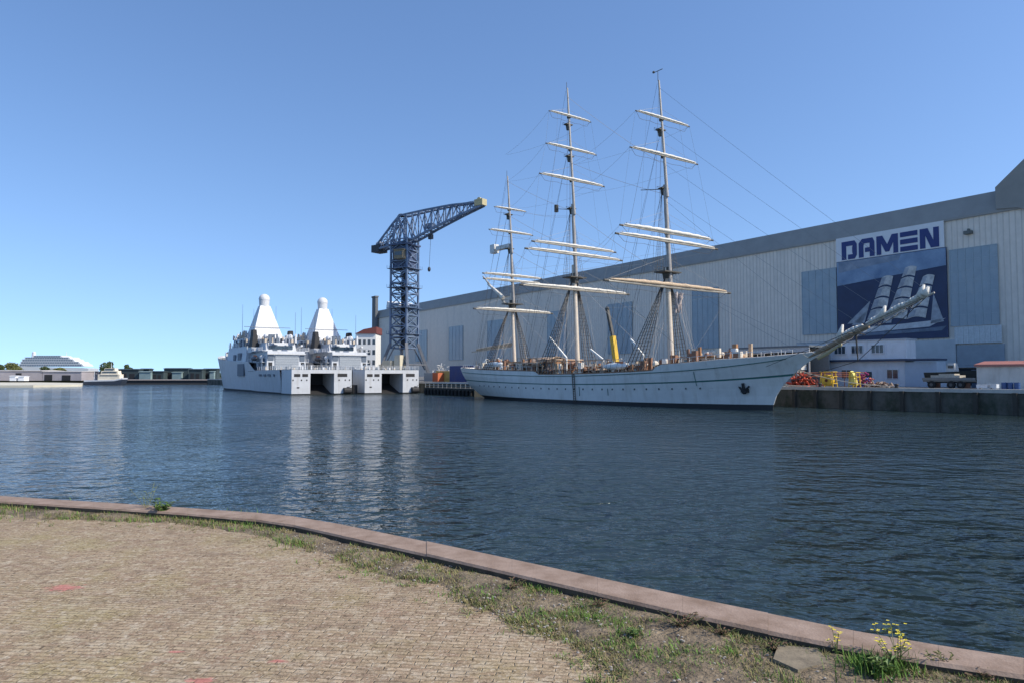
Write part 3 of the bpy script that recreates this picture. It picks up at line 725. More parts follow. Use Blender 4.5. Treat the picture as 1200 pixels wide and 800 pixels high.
heap('debris_heap', 'low brown rubble heap at the foot of the cabins', 'rubble', 1030, 105, 2.2, 1, .9, [mat('rubble_brown', (.20,.12,.08), .9), mat('rubble_tan', (.34,.26,.2), .9)], 130, .3, 9)
yel = mat_streaked('yellow_paint', (.62, .40, .03), (.25, .14, .04), .6, .5, 1.5, .5)
def machine(name, label, px, D, wd, ht, cat='machine', tall=False):
    t = qthing(name, label, cat, px, D)
    m = MB()
    for x in (0, wd):
        for y in (0, 1.2): m.tube((x, y, 0), (x*.8+wd*.1, y*.8+.12, ht), .09, .08, 8)
    for z in (.25*ht, .7*ht, ht):
        m.tube((0,0,z),(wd,0,z),.07,.07,6); m.tube((0,1.2,z),(wd,1.2,z),.07,.07,6); m.tube((0,0,z),(0,1.2,z),.07,.07,6); m.tube((wd,0,z),(wd,1.2,z),.07,.07,6)
    m.build('frame', yel, t)
    if tall:
        m = MB(); m.prism([(.1,.4),(wd-.2,.3),(wd-.3,ht*.5),(wd*.5,ht*.9),(.15,ht*1.1)], 'y', .2, 1.0); m.build('chute', mat('pale_yellow', (.68, .62, .18), .6), t)
    else:
        m = MB(); m.tube((wd*.5, .05, ht*.45), (wd*.5, 1.1, ht*.45), ht*.36, ht*.36, 18); m.tube((wd*.5, -.02, ht*.45), (wd*.5, 1.2, ht*.45), ht*.1, ht*.1, 10, 1); m.build('cable_drum', [yel, drk], t)
machine('hose_reel', 'yellow framed cable reel standing on the quay behind the bow', 960, 101.5, 2.1, 2.3, 'reel')
machine('tipping_chute', 'pale yellow tapering chute beside the cable reel', 994, 101.5, 1.1, 2.2, 'chute', True)
# orange pipe rail behind them
t = qthing('pipe_rack', 'long orange pipe rack along the foot of the cabins', 'rack', 945, 109); L = q_len(945, 1012, 109)
m = MB()
for z in (1.6, 1.9, 2.2): m.tube((0, 0, z), (L, 0, z), .08, .08, 6)
m.build('pipe', org2, t); m = MB()
for k in range(7): m.tube((L*k/6, .1, 0), (L*k/6, .1, 2.3), .06, .06, 6)
m.build('post', drk, t)
# things on the quay edge right of the yellow gear
for (px, w_, h_, c, la) in ((1143, 1.6, .35, (.7,.7,.7), 'white plank stack on the quay edge left of the blue drums'), (1156, 1.0, .45, (.55,.58,.6), 'pale crate on the quay edge in front of the shelter')):
    t = qpt(px, 99.6); m = MB(); m.box(0, w_, 0, .8, .12, .12+h_)
    for k in range(4): m.box(-.02, w_+.02, -.03+k*.24, .05+k*.24, .12+h_, .16+h_)
    m.box(.1, .3, -.02, .8, 0, .12); m.box(w_-.3, w_-.1, -.02, .8, 0, .12)
    o = m.build('pallet_load', mat('load_%d' % px, c, .7)); o.location = (t.x, t.y, QH+.12); o.rotation_euler = (0,0,AQ); tag(o, la, 'load')
# flat roofed open shed behind the bow
D = 111; t = qthing('open_shed', 'long flat-roofed open shed behind the bow filled with brown goods', 'shed', 858, D); L = q_len(858, 948, D); H = q_h(900, 406, D)-QH
m = MB(); m.box(-.4, L+.3, -.4, 6.4, H-.3, H); m.build('roof', mat('shed_roof', (.12, .14, .16), .6), t)
m = MB(); m.box(-.2, L+.2, -.25, -.1, H-1.1, H-.3); m.build('fascia', mat('shed_fascia', (.42, .44, .46), .6), t)
m = MB(); m.box(0, L, 6, 6.2, 0, H-.3); m.box(0, .2, 0, 6, 0, H-.3); m.build('wall', mat('shed_wall', (.25, .25, .24), .7), t)
for k in range(8):
    m = MB(); m.box(L*k/7-.12, L*k/7+.12, -.1, .14, 0, H-.3); m.build('post', mat('shed_post', (.3,.3,.3), .6), t)
goods = [mat('goods_tan', (.42, .32, .22), .9), mat('goods_white', (.62, .60, .56), .8), mat('goods_brown', (.16, .09, .06), .9), mat('goods_grey', (.3, .3, .3), .9)]
rnd = random.Random(4)
for k in range(9):
    p = qpt(864+k*9, D+2); m = MB(); w_ = rnd.uniform(1, 1.5); z = 0
    for q in range(4):
        h_ = rnd.uniform(.7, 1.4); m.box(-w_+rnd.uniform(0,.2), w_-rnd.uniform(0,.3), -.8, .8, z+.01, z+h_, rnd.randrange(4), .04); z += h_
        if z > H-2: break
    o = m.build('goods_stack', goods); o.location = (p.x, p.y, QH); o.rotation_euler = (0,0,AQ)
    tag(o, 'tall stack of tan, white and brown boxes under the open shed roof, one of nine', 'boxes', 'box stacks in the open shed')
# yellow mobile crane behind the ship
D = 112; t = qthing('mobile_crane', 'yellow mobile crane with a dark raised boom behind the tall ship', 'crane', 716, D)
def qloc(px, y, D, px0, D0=None):   # local coordinates in a qthing frame
    p = on_plane(px, y, NQ, D); o0 = qpt(px0, D0 or D); v = Vector((p.x-o0.x, p.y-o0.y)); return Vector((v.dot(UQ), v.dot(NQ), p.z-QH))
a = qloc(722, 424, D, 716); b = qloc(718, 394, D, 716); c = qloc(711.5, 362, D, 716)
m = MB(); m.bar(a, b, 1.0, 1.0); m.build('boom', yel, t); m = MB(); m.bar(b-(c-b)*.2, c, .62, .6); m.ball(c, .55, .4, .5); m.build('boom_extension', mat('boom_dark', (.05, .05, .045), .6), t)
m = MB(); m.box(-5, 7, -1.3, 1.3, .9, 1.9); m.build('chassis', yel, t)
m = MB(); m.box(-1.5, 3, -1.2, 1.2, 2.0, 3.6); m.prism([(3.1,2),(4.6,2),(4.6,3.0),(4.2,3.9),(3.1,3.9)], 'y', -1.2, .1); m.build('superstructure', yel, t)
for x in (-4, -2, 3, 5.5):
    m = MB(); m.tube((x,-1.4,.6),(x,-.9,.6),.6,.6,14); m.tube((x,1.4,.6),(x,.9,.6),.6,.6,14); m.build('wheel', mat('tyre', (.02,.02,.02), .9), t)

# containers near the stern of the sailing ship
cy = mat_streaked('container_yellow', (.50, .37, .12), (.3, .2, .1), .5, .6, .6, .2); co_ = mat('container_orange', (.5, .13, .05), .6); cb = mat_streaked('container_navy', (.03, .06, .20), (.1,.1,.15), .5, .5, .6, .2)
container(507, 102, 'orange container between the crane foot and the yellow container', co_, 3.0)
container(511, 104, 'ochre yellow container on the quay left of the navy one', cy, 9.5, 3.1)
container(527, 103, 'navy blue container on the quay just behind the sailing ship stern', cb, 12, 4.4, 0)
container(497, 109, 'grey container in front of the hall wall right of the crane', mat('container_grey', (.35,.36,.36), .6), 6)
heap('pallet_heap', 'white and grey mixed goods on the quay above the navy container', 'goods', 517, 112, 6, 1.5, 5.2, [goods[1], goods[3], mat('goods_pale', (.5,.5,.48), .8)], 200, .6, 12)
# dark mooring pontoon under the stern
p = qpt(498, 88); t = thing('mooring_pontoon', 'dark floating mooring pontoon between the grey ships and the sailing ship', 'pontoon', (p.x, p.y, 0), AQ)
L = q_len(498, 556, 88)
m = MB(); m.box(0, L, 0, 6, -.6, 1.5); m.box(-.1, L+.1, -.15, 6.1, 1.5, 1.75); m.build('float', mat('pontoon_black', (.03, .032, .028), .8, 0, .3, 1), t)
for k in range(14):
    m = MB(); m.tube((L*(k+.5)/14, -.35, .15), (L*(k+.5)/14, -.35, 1.3), .33, .33, 10); m.build('tyre_fender', mat('tyre', (.02,.02,.02), .9), t)
m = MB()
for k in range(12): m.tube((L*k/11, .2, 1.75), (L*k/11, .2, 2.8), .05, .05, 5)
m.tube((0,.2,2.8),(L,.2,2.8),.05,.05,5); m.tube((0,.2,2.3),(L,.2,2.3),.04,.04,5); m.build('railing', mat('rail_grey', (.35,.35,.34), .6), t)

# lamp posts on apron
lp = None
for px, D, y, la in ((1080, 125, 0, 'thin grey lamp post in front of the hall, right of the cabins'), ):
    pass

# ================================================================= TALL SHIP
def loft(stations, fr, name, mats, parent, sheer, raise_, xs, xb, halfb, rowm, thick=.12, cols=None):
    """stations: list of 0..1 ; fr: list of height fractions; returns object"""
    m = MB(); rows = len(fr)
    for side in (1, -1):
        base = len(m.v)
        for ti in stations:
            for j, f in enumerate(fr):
                x = xs(3)+(xb(3)-xs(3))*ti
                for _it in range(12):
                    h = sheer(x)*f
                    if j == rows-1: h += raise_(x)
                    x = .5*x+.5*(xs(h)+(xb(h)-xs(h))*ti)
                m.v.append((x, side*halfb(ti, h, sheer(x)), h))
        n_ = len(stations)
        for i in range(n_-1):
            for j in range(rows-1):
                a = base+i*rows+j; q = (a, a+1, a+rows+1, a+rows)
                m.f.append(q if side == 1 else q[::-1]); m.m.append(rowm[j])
        if side == 1: first = base
    # transom
    n2 = len(stations)*rows
    for j in range(rows-1):
        m.f.append((j, n2+j, n2+j+1, j+1)); m.m.append(rowm[j])
    o = m.build(name, mats, parent, smooth=False)
    md = o.modifiers.new('thick', 'SOLIDIFY'); md.thickness = thick; md.offset = -1
    return o
P0 = Vector((35.0, 97.5))
ship = thing('sailing_ship', 'three-masted white sailing ship with furled sails and long bowsprit moored along the quay', 'sailing ship', (P0.x, P0.y, 0), AQ)
def sheer(x):    # main line (before raised bulwarks)
    return 4.55+max(0, (x+48))*0.0 + 0.9*max(0, (-x-40)/36)**1.6 + 1.9*max(0, (x+42)/47)**2.0 + 1.0*max(0, (x+16)/25)**2.3
def raise_(x):
    def st(a, b, v): return 0 if v < a else (1 if v > b else (v-a)/(b-a))
    return 0.35+0.75*st(-17.2, -16.2, x)-0.9*st(-6, 7.5, x)+0.55*(1-st(-45, -44.2, x))
def xs(h): return -69.5-4.6*min(1, max(0, h)/2.8)**.8-0.45*max(0, h-2.8)
def xb(h): return 7.6*(max(0, h)/7.7)**1.9 if h > 0 else h*.6
BM = 5.5
def halfb(t, h, sh):
    k = max(0, min(1, h/sh))
    # stern
    if t < .38:
        u = 1-t/.38; p = 2.0+1.2*k; full = 1-(1-(.42*k+.0))*u**p
    elif t < .55: full = 1
    else:
        u = (t-.55)/.45; p = 1.75+.75*k; full = (1-u**p)
    B = BM*(.93+.07*k)
    return max(.05, B*full)
stn = [i/110 for i in range(111)]
hullm = mat_streaked('ship_hull_white', (0.68, 0.67, 0.63), (0.40, 0.36, 0.29), .55, .38, .9, .08, thresh=(.5, .8))
blackm = mat('boot_topping', (0.02, 0.02, 0.022), .6); stripem = mat('green_stripe', (0.05, 0.15, 0.13), .5)
fr = [-.12, .0, .115, .3, .5, .675, .715, .745, .88, 1.0]
hull = loft(stn, fr, 'hull', [hullm, blackm, stripem], ship, sheer, raise_, xs, xb, halfb, [1, 1, 0, 0, 0, 2, 0, 0, 0])
hull['label'] = 'white hull with thin dark green stripe and black waterline'
# second thin green line near rail, hatch lines, anchor, portholes
def side_pt(x, f=None, h=None, off=.0):
    t = (x-xs(3))/(xb(3)-xs(3)); t = max(0, min(1, t)); sh = sheer(x); hh = h if h is not None else sh*f
    t2 = (x-xs(hh))/(xb(hh)-xs(hh)); t2 = max(0, min(1, t2))
    return Vector((x, -halfb(t2, hh, sh)-off, hh))
def side_both(x, f=None, h=None, off=.0):
    a = side_pt(x, f, h, off); return a, Vector((a.x, -a.y, a.z))
m = MB()
for sgn_ in (1, -1):
    pts = [Vector((x, sgn_*side_pt(x, 1.0, None, .03).y, sheer(x))) for x in [-74+i*.8 for i in range(0, 97)]]
    m.path(pts, .06, 5); m.build('rubbing_strake', stripem, ship); m = MB()
m = MB()
for k in range(26):
    x = -66+k*2.25; p = side_pt(x, .52, None, .02)
    m.tube(p, p+Vector((0,-.03,0)), .16, .16, 10)
build_each(m, 'porthole', mat('porthole_glass', (.03,.05,.06), .2), ship)
# draught/fender ladder lines
m = MB(); 
for x in (-34.2, -34.7):
    for h in (0.2, ): m.tube(side_pt(x, None, .3, .12), side_pt(x, None, 4.9, .12), .06, .06, 6)
for k in range(12): m.tube(side_pt(-34.2, None, .4+k*.4, .12), side_pt(-34.7, None, .4+k*.4, .12), .04, .04, 5)
m.build('pilot_ladder', mat('rope_dark', (.10,.08,.06), .9), ship)
m = MB()
for (x, z0, z1) in ((-33.2, 1.3, 2.8), (-26.5, 1.5, 2.6), (-10.2, 3.2, 5.2)):
    m.tube(side_pt(x, None, z0, .05), side_pt(x, None, z1, .05), .05, .05, 5)
build_each(m, 'hull_pipe', stripem, ship)
# anchor on the near bow
m = MB(); a = side_pt(-3.4, None, 3.6, .25); b_ = side_pt(-3.4, None, 2.4, .3)
l = side_pt(-4.25, None, 3.15, .3); r_ = side_pt(-2.6, None, 3.2, .3); l.y = r_.y = b_.y-.03
m.tube(a, b_, .2, .26, 8); m.tube(b_, l, .26, .12, 8); m.tube(b_, r_, .26, .12, 8); m.ball(b_, .42, .25, .3); m.box(b_.x-.55, b_.x+.55, b_.y-.05, b_.y+.5, 2.35, 2.85)
m.build('anchor', mat('anchor_black', (.015, .015, .018), .6), ship)
# deck
m = MB(); cols_ = []
for i in range(2, 110):
    t = i/110; x = xs(3.8)+(xb(3.8)-xs(3.8))*t; z = sheer(x)-.55+(.9 if x > -16.6 else 0)+(.6 if x < -44.6 else 0)
    b_ = halfb(t, sheer(x)-.5, sheer(x))-.08; m.v += [(x, -b_, z), (x, b_, z)]
for i in range(107): m.f.append((2*i, 2*i+1, 2*i+3, 2*i+2)); m.m.append(0)
m.build('deck', mat('teak_deck', (.36, .24, .14), .8, 0, .2, 2), ship)
def deck_h(x): return sheer(x)-.55+(.9 if x > -16.6 else 0)+(.6 if x < -44.6 else 0)
# cap rail + railing
m = MB()
for sgn_ in (1, -1):
    pts = []
    for i in range(100):
        x = -74+i*.79; p = side_pt(x, 1.0); pts.append(Vector((x, sgn_*(-p.y), sheer(x)+raise_(x)+.03)))
    m.path(pts, .09, 5); m.build('cap_rail', mat('varnished_rail', (.30, .15, .07), .5), ship); m = MB()
m = MB()
for x0_, x1_ in ((-73.5, -45), (-16, 3)):
    pts = []; x = x0_
    while x < x1_:
        p = side_pt(x, 1.0); z = sheer(x)+raise_(x)
        for s_ in (1, -1): m.tube((x, s_*p.y, z), (x, s_*p.y, z+.75), .03, .03, 4)
        pts.append((x, p.y, z+.75)); x += 1.3
    m.path([Vector(q) for q in pts], .035, 4); m.path([Vector((q[0], -q[1], q[2])) for q in pts], .035, 4)
m.build('railing', mat('rail_white', (.75, .75, .72), .5), ship)
# deck houses etc
tan = mat('varnished_teak', (.33, .17, .08), .5, 0, .25, 3); crm = mat('cream_paint', (.68, .60, .48), .6, 0, .12, 2); tarp = mat('tan_tarpaulin', (.52, .38, .27), .85, 0, .25, 1.5, bump=.05, bscale=3)
red = mat('ochre_red', (.25, .13, .08), .7, 0, .2, 2); shw = mat('paint_white', (.74, .74, .70), .5); sailc = mat('sail_cloth', (.68, .65, .58), .85, 0, .12, 3, bump=.05, bscale=4); sailt = mat('sail_cover_tan', (.50, .38, .26), .85, 0, .2, 3, bump=.05, bscale=4)
def house(x0, x1, hw, h, body, roof, wins=True, name='deckhouse'):
    z = deck_h((x0+x1)/2)-.1; m = MB(); m.box(x0, x1, -hw, hw, z, z+h); o = m.build(name, body, ship)
    r = MB(); r.box(x0-.25, x1+.25, -hw-.25, hw+.25, z+h, z+h+.16); r.build('roof', roof, o)
    if wins:
        wn = MB(); x = x0+.5
        while x < x1-.8: wn.box(x, x+.6, -hw-.03, -hw, z+h*.5, z+h*.82); wn.box(x, x+.6, hw, hw+.03, z+h*.5, z+h*.82); x += 1.3
        build_each(wn, 'window', glass, o)
    return o
house(-68, -62, 2.2, 2.0, tan, shw); house(-57.5, -48.5, 2.6, 2.5, crm, tan); house(-47.5, -42, 3.0, 2.9, tan, tarp)
house(-37, -29, 2.6, 2.2, tan, crm); house(-27.5, -20.5, 2.8, 2.1, red, shw); house(-14, -8, 2.0, 1.6, crm, tan)
# tarpaulin tents over waist (rough creased ridge)
def tent(x0, x1, hw, z0, h, mt):
    m = MB(); nx, ny = 16, 9; z = deck_h((x0+x1)/2)
    for i in range(nx+1):
        for j in range(ny+1):
            x = x0+(x1-x0)*i/nx; v = -1+2*j/ny; y = hw*v
            m.v.append((x, y, z+z0+h*(1-abs(v)**1.5)+.25*noise.noise(Vector((x*.8, y*.8, x0)))))
    for i in range(nx):
        for j in range(ny): a = i*(ny+1)+j; m.f.append((a, a+1, a+ny+2, a+ny+1)); m.m.append(0)
    o = m.build('tarpaulin', mt, ship, smooth=True); md = o.modifiers.new('t', 'SOLIDIFY'); md.thickness = .05
tent(-52, -45, 4.3, 2.2, 1.2, tarp); tent(-44.5, -39.8, 4.2, 1.4, 1.6, mat('pink_tarpaulin', (.55, .36, .28), .9, 0, .3, 1.2)); tent(-33, -28, 4.2, 1.3, .9, tarp)
# lifeboats on chocks, inflatable canisters
for (x, s_) in ((-60, -1), (-26, -1), (-60, 1), (-26, 1)):
    m = MB(); z = deck_h(x)+1.9; y = s_*3.9
    m.ball((x, y, z), 2.7, .9, .62, 16, 9); m.box(x-1.9, x+1.9, y-.55, y+.55, z+.05, z+.75, 1, .3); m.build('lifeboat', [shw, mat('boat_cover_orange', (.55,.20,.08), .7)], ship)
    m = MB()
    for dx in (-2, 2): m.path([Vector((x+dx, y*.8, z-1.9)), Vector((x+dx, y*1.05, z+.9)), Vector((x+dx, y*1.2, z+1.2))], .09, 6)
    m.build('davit', shw, ship)
rnd = random.Random(21)
m = MB()
for _ in range(560):        # coils, pin rails, lockers, crates, scaffolding planks
    x = rnd.uniform(-70, -4); y = rnd.uniform(-4.6, 4.6)*(.8 if x > -12 or x < -62 else 1); z = deck_h(x); t_ = rnd.random()
    if abs(y) > abs(side_pt(x, 1.0).y)-.4: continue
    if t_ < .6: a = rnd.uniform(.2, .7); m.box(x, x+a*1.6, y, y+a, z, z+rnd.uniform(.5, 3.0), rnd.choice((0,0,1,2,2,3,4,4)), .02)
    elif t_ < .8: m.tube((x, y, z), (x, y, z+rnd.uniform(1, 2.8)), .05, .05, 5, rnd.randrange(5))
    else: m.ball((x, y, z+rnd.uniform(.8, 2)), rnd.uniform(.25, .5), None, None, 7, 5, rnd.randrange(5))
dg = m.build('deck_gear', [tan, crm, red, shw, sailt], ship); dg['kind'] = 'stuff'
m = MB(); rnd = random.Random(5)
for k in range(16):
    x = -52+k*1.55; z = deck_h(x)
    for y in (-4.4, -1.5, 1.5): m.tube((x, y, z), (x, y, z+3.1), .05, .05, 5)
    for zz in (1.7, 3.1): m.box(x, x+1.5, -4.5, -3.8, z+zz, z+zz+.06, 1); m.box(x, x+1.5, -1.9, -1.2, z+zz, z+zz+.06, 1)
m.build('scaffold', [mat('scaffold_tube', (.40,.38,.34), .5), mat('scaffold_plank', (.50,.36,.24), .8)], ship)
# inclined white booms / gangways on deck
def sp(px, y, off=0.0):    # point in ship coordinates on the centre plane (+ lateral offset)
    D = NQ.dot(P0)+off; p = on_plane(px, y, NQ, D); v = Vector((p.x-P0.x, p.y-P0.y)); return Vector((v.dot(UQ), v.dot(NQ), p.z))
for (x0_, y0_, x1_, y1_) in ((644, 395, 664, 419), (692, 409, 707, 421), (739, 397, 754, 416)):
    m = MB(); m.bar(sp(x0_, y0_, -3.6), sp(x1_, y1_, -3.6), .26, .22); a = sp(x1_, y1_, -3.6); m.tube(a, (a.x, a.y, deck_h(a.x)), .14, .16, 8); m.build('crane_boom', shw, ship)

# masts ---------------------------------------------------------------
mastc = mat('mast_cream', (.60, .52, .42), .5, 0, .12, 2); mastd = mat('mast_grey', (.30, .28, .26), .5, 0, .2, 2); topd = mat('top_dark', (.07, .065, .055), .7); spar = mat('spar_buff', (.44, .40, .33), .5, 0, .15, 2)
rig = mat('tarred_rigging', (.055, .05, .045), .8); rigl = mat('pale_rope', (.40, .37, .32), .8); ratm = mat('ratline_dark', (.05, .045, .04), .9)
def mast(name_label, base_px, top_px, levels, yards, tops, rbase=.42, deckz=None):
    b = sp(*base_px); t = sp(*top_px); b.y = t.y = 0
    zb = deck_h(b.x)-.2; d = (t-b); 
    def at(z): return Vector((b.x+d.x*(z-b.z)/d.z, 0, z))
    z1, z2, z3 = levels
    m = MB(); m.tube(at(zb), at(z1+1.5), rbase, rbase*.85, 14, 0)
    m.tube(at(z1-1.2)+Vector((.5,0,0)), at(z2+1.0)+Vector((.4,0,0)), rbase*.80, rbase*.68, 12, 1)
    m.tube(at(z2-1)+Vector((.75,0,0)), at(t.z)+Vector((.2,0,0)), rbase*.60, .14, 10, 1)
    m.tube(at(t.z), at(t.z)+Vector((0,0,1.2)), .05, .04, 5, 2)
    mo = m.build('mast', [mastc, mastd, topd], ship); mo['label'] = name_label
    for z in tops:
        q = MB(); c = at(z); wd = 1.9 if z < z1+2 else .75; sc_ = 1 if z < z1+2 else .5
        q.box(c.x-.9*wd*.6, c.x+1.1*wd*.6, -wd, wd, z, z+.18); q.box(c.x-.5*sc_, c.x+.7*sc_, -.4*sc_, .4*sc_, z-.9, z, 0, -.1)
        q.box(c.x-.4*sc_, c.x+.6*sc_, -.35*sc_, .35*sc_, z+.18, z+.9*sc_, 0)
        for y in (-wd, wd): q.tube((c.x-.6, y, z), (c.x-.6, y, z+1.0*sc_), .03, .03, 5)
        q.tube((c.x-.6, -wd, z+sc_), (c.x-.6, wd, z+sc_), .03, .03, 5)
        q.build('fighting_top', topd, mo)
    ends = []
    for (pc, hl, rr, sl_, cover) in yards:
        # pc: centre height from the pixel row, hl: half length
        z = sp(*pc).z; c = at(z)+Vector((.75, 0, 0)); rnd = random.Random(int(z*10))
        q = MB(); y0, y1 = -hl, hl
        for a_, b__, ra, rb_ in ((-hl, -hl*.5, rr*.5, rr*.9), (-hl*.5, 0, rr*.9, rr), (0, hl*.5, rr, rr*.9), (hl*.5, hl, rr*.9, rr*.5)):
            q.tube((c.x, a_, z), (c.x, b__, z), ra, rb_, 8)
        for e in (-hl, hl): q.tube((c.x, e*.94, z), (c.x, e, z), rr*.75, rr*.7, 8, 1)
        q.tube((c.x-.1, 0, z), (c.x-.7, 0, z), .28, .28, 8, 1)
        yo = q.build('yard', [spar, topd], mo)
        f = MB(); n_ = 26; prev = None; ring = 8                       # furled sail lying on the yard
        for i in range(n_+1):
            u = -1+2*i/n_; y = hl*.92*u; R_ = sl_*(.35+.65*(1-abs(u)**3))*(1+.10*math.sin(i*2.1)+.08*rnd.uniform(-1, 1))
            for k in range(ring):
                th = 2*math.pi*k/ring; f.v.append((c.x+.1+R_*.9*math.cos(th), y, z+rr*.7+R_*.75*math.sin(th)+R_*.4))
        for i in range(n_):
            for k in range(ring): f.f.append((i*ring+k, i*ring+(k+1) % ring, (i+1)*ring+(k+1) % ring, (i+1)*ring+k)); f.m.append(0)
        f.f.append(tuple(range(ring))); f.m.append(0); f.f.append(tuple(n_*ring+k for k in range(ring))); f.m.append(0)
        fo = f.build('furled_sail', cover, yo, smooth=True)
        g_ = MB()
        for i in range(11):
            y = hl*.88*(-1+2*i/10); g_.tube((c.x-.02, y, z-.12), (c.x+.1, y+.05, z+rr*.7+sl_*1.1), .035, .035, 4)
        pts = [Vector((c.x-.15, hl*.95*(-1+2*i/16), z-.85-.15*abs(math.sin(i*.8)))) for i in range(17)]; pts[0].z = pts[-1].z = z
        g_.path(pts, .025, 4); g_.build('footrope', rig, yo)
        ends.append((Vector((c.x, -hl, z)), Vector((c.x, hl, z))))
    return b, t, at, mo, ends
def halflen(pl, pr, pc):
    # half length of a yard across the ship from its two end pixels
    out = []
    cp_ = sp(*pc); x_ = cp_.x
    for (px, y) in (pl, pr):
        r = (px-600)/F; # world point P0 + UQ*x + NQ*yy with X/Y = r
        # (P.x + N.x*t) = r (P.y + N.y*t)
        P = P0+UQ*x_; tt = (r*P.y-P.x)/(NQ.x-r*NQ.y); out.append(abs(tt))
    return sum(out)/2
def Y(l, r, c, rr, sl_, cover=sailc): return (c, halflen(l, r, c), rr, sl_, cover)
foreY = [Y((744,134),(808,153),(774,141),.14,.20), Y((740,176),(820,197),(777,184),.17,.26), Y((729,265),(838,283),(781,274),.21,.36), Y((726,277),(845,293),(782,284),.22,.30), Y((714,329),(860,346),(784,337),.27,.44,sailt)]
mainY = [Y((642,132),(692,146),(666,138),.14,.19), Y((639,169),(699,183),(668,176),.16,.23), Y((632,206),(709,220),(670,212),.19,.27), Y((624,284),(723,296),(673,290),.21,.27), Y((619,294),(733,306),(674,299),.22,.26), Y((612,334),(740,349),(675,340),.25,.34)]
mizY = [Y((578,243),(616,250),(597,246),.13,.17), Y((573,269),(625,278),(598,273),.16,.22), Y((566,321),(636,328),(600,324),.19,.22), Y((564,329),(633,334),(600,330),.19,.20), Y((560,362),(652,368),(601,365),.23,.30)]
def zt(px, y): return sp(px, y).z
fb, ft, fat, fo, fe = mast('fore mast with tan furled course on its lowest yard', (787, 425), (771, 95), (zt(784,325), zt(777,225), 0), foreY, [zt(784,320), zt(778,222), zt(775,153)], .46)
mb_, mt_, mat_, mo, me_ = mast('main mast, the middle and tallest of three, with six yards', (677, 428), (664, 104), (zt(675,320), zt(671,246), 0), mainY, [zt(675,326), zt(671,245), zt(668,184), zt(666,147)], .44)
zb2, zt2, zat, zo, ze = mast('mizzen mast, the lowest mast at the stern', (603, 428), (594, 207), (zt(602,352), zt(598,292), 0), mizY, [zt(602,357), zt(599,292), zt(597,252)], .38)
# mizzen gaff, radar house and spanker boom
m = MB(); a = sp(592, 356); b = sp(566, 324); m.tube(a, b, .24, .14, 8); c = sp(572, 333); m.tube(sp(590,351)+Vector((0,0,.3)), c, .42, .25, 8, 1); m.build('gaff', [spar, sailc], zo)
m = MB(); a = sp(602, 405); b = sp(553, 412); m.tube(a, b, .22, .14, 8); m.tube(a+Vector((0,0,.4)), b+Vector((2,0,.35)), .38, .25, 8, 1); m.build('boom', [spar, sailt], zo)
m = MB(); a = sp(580, 292); c = sp(598, 292); m.tube(c, a, .12, .12, 6, 1); m.box(a.x-1.0, a.x+.6, -.6, .6, a.z-.9, a.z+.9); m.box(a.x+1.0, c.x, -.5, .5, a.z-.5, a.z+.3, 0); m.build('radar_scanner', [mat('radar_white', (.6,.6,.58), .5), topd], zo)
m = MB(); a = sp(652, 245); c = sp(671, 246); m.tube(c, a, .06, .06, 5); m.tube((a.x,a.y,a.z-.6),(a.x,a.y,a.z+.7),.4,.4,8); m.build('radar_scanner', topd, mo)
m = MB(); a = sp(751, 223); c = sp(778, 222); m.tube(c, a, .07, .06, 5); m.build('outrigger', topd, fo)
m = MB(); c = fat(ft.z); m.tube(c, c+Vector((0,0,1.6)), .05, .05, 5); m.tube(c+Vector((-1,0,1.6)), c+Vector((1.0,0,1.6)), .06, .06, 5); m.ball(c+Vector((-.9,0,1.7)), .25, .2, .2, 8, 5); m.build('wind_vane', topd, fo)
m = MB(); c = sp(795, 350); 
rnd = random.Random(3)
for k in range(16): m.tube((c.x+rnd.uniform(-.5,.5), rnd.uniform(-.4,.4), c.z+rnd.uniform(-.6,1.0)), (c.x+rnd.uniform(-.4,.4), rnd.uniform(-.4,.4), c.z-rnd.uniform(.8,2.4)), rnd.uniform(.1,.3), rnd.uniform(.04,.16), 6)
m.build('bunched_canvas', mat('bunched_cloth', (.42,.36,.33), .9, 0, .2, 3), fo)

# bowsprit -------------------------------------------------------------
bs0 = sp(945, 419); bs1 = sp(1095, 343); bs0.y = bs1.y = 0; bm_ = bs0.lerp(bs1, .52)
m = MB(); m.tube(bs0-(bs1-bs0)*.12, bm_, .36, .30, 12, 0); m.tube(bm_-(bs1-bs0)*.1+Vector((0,0,.2)), bs1, .21, .11, 10, 1); 
bw = m.build('bowsprit', [mat('bowsprit_brown', (.26, .18, .11), .5, 0, .2, 2), spar], ship)
def bsp(u): return bs0.lerp(bs1, u)
m = MB()     # furled jibs lying along it
for (u0, u1, r) in ((.30, .48, .40), (.50, .68, .32), (.66, .82, .32), (.80, .94, .30)):
    n_ = 9; pr = None
    for i in range(n_):
        a = bsp(u0+(u1-u0)*i/n_)+Vector((0, .1*math.sin(i*2), .45)); b = bsp(u0+(u1-u0)*(i+1)/n_)+Vector((0, .1*math.sin((i+1)*2), .45))
        f0 = r*(.35+.65*math.sin(math.pi*(i+.15)/n_)); f1 = r*(.35+.65*math.sin(math.pi*min(1, (i+1.15)/n_))); m.tube(a, b, f0, max(.08, f1), 7)
for (u, h) in ((.285, 1.7), (.62, 1.3), (.90, 1.4), (.93, .9)):
    p = bsp(u); m.tube(p+Vector((0,0,.3)), p+Vector((.5,0,h+.3)), .5, .12, 7)
m.build('furled_jib', sailc, bw, smooth=True)
m = MB(); pb_ = bsp(.42); m.tube(pb_, pb_+Vector((.2,0,-3.4)), .12, .07, 6); dl = pb_+Vector((.2,0,-3.4))
m.path([bsp(.95), dl, Vector((3.0,0,4.0))], .045, 5); 
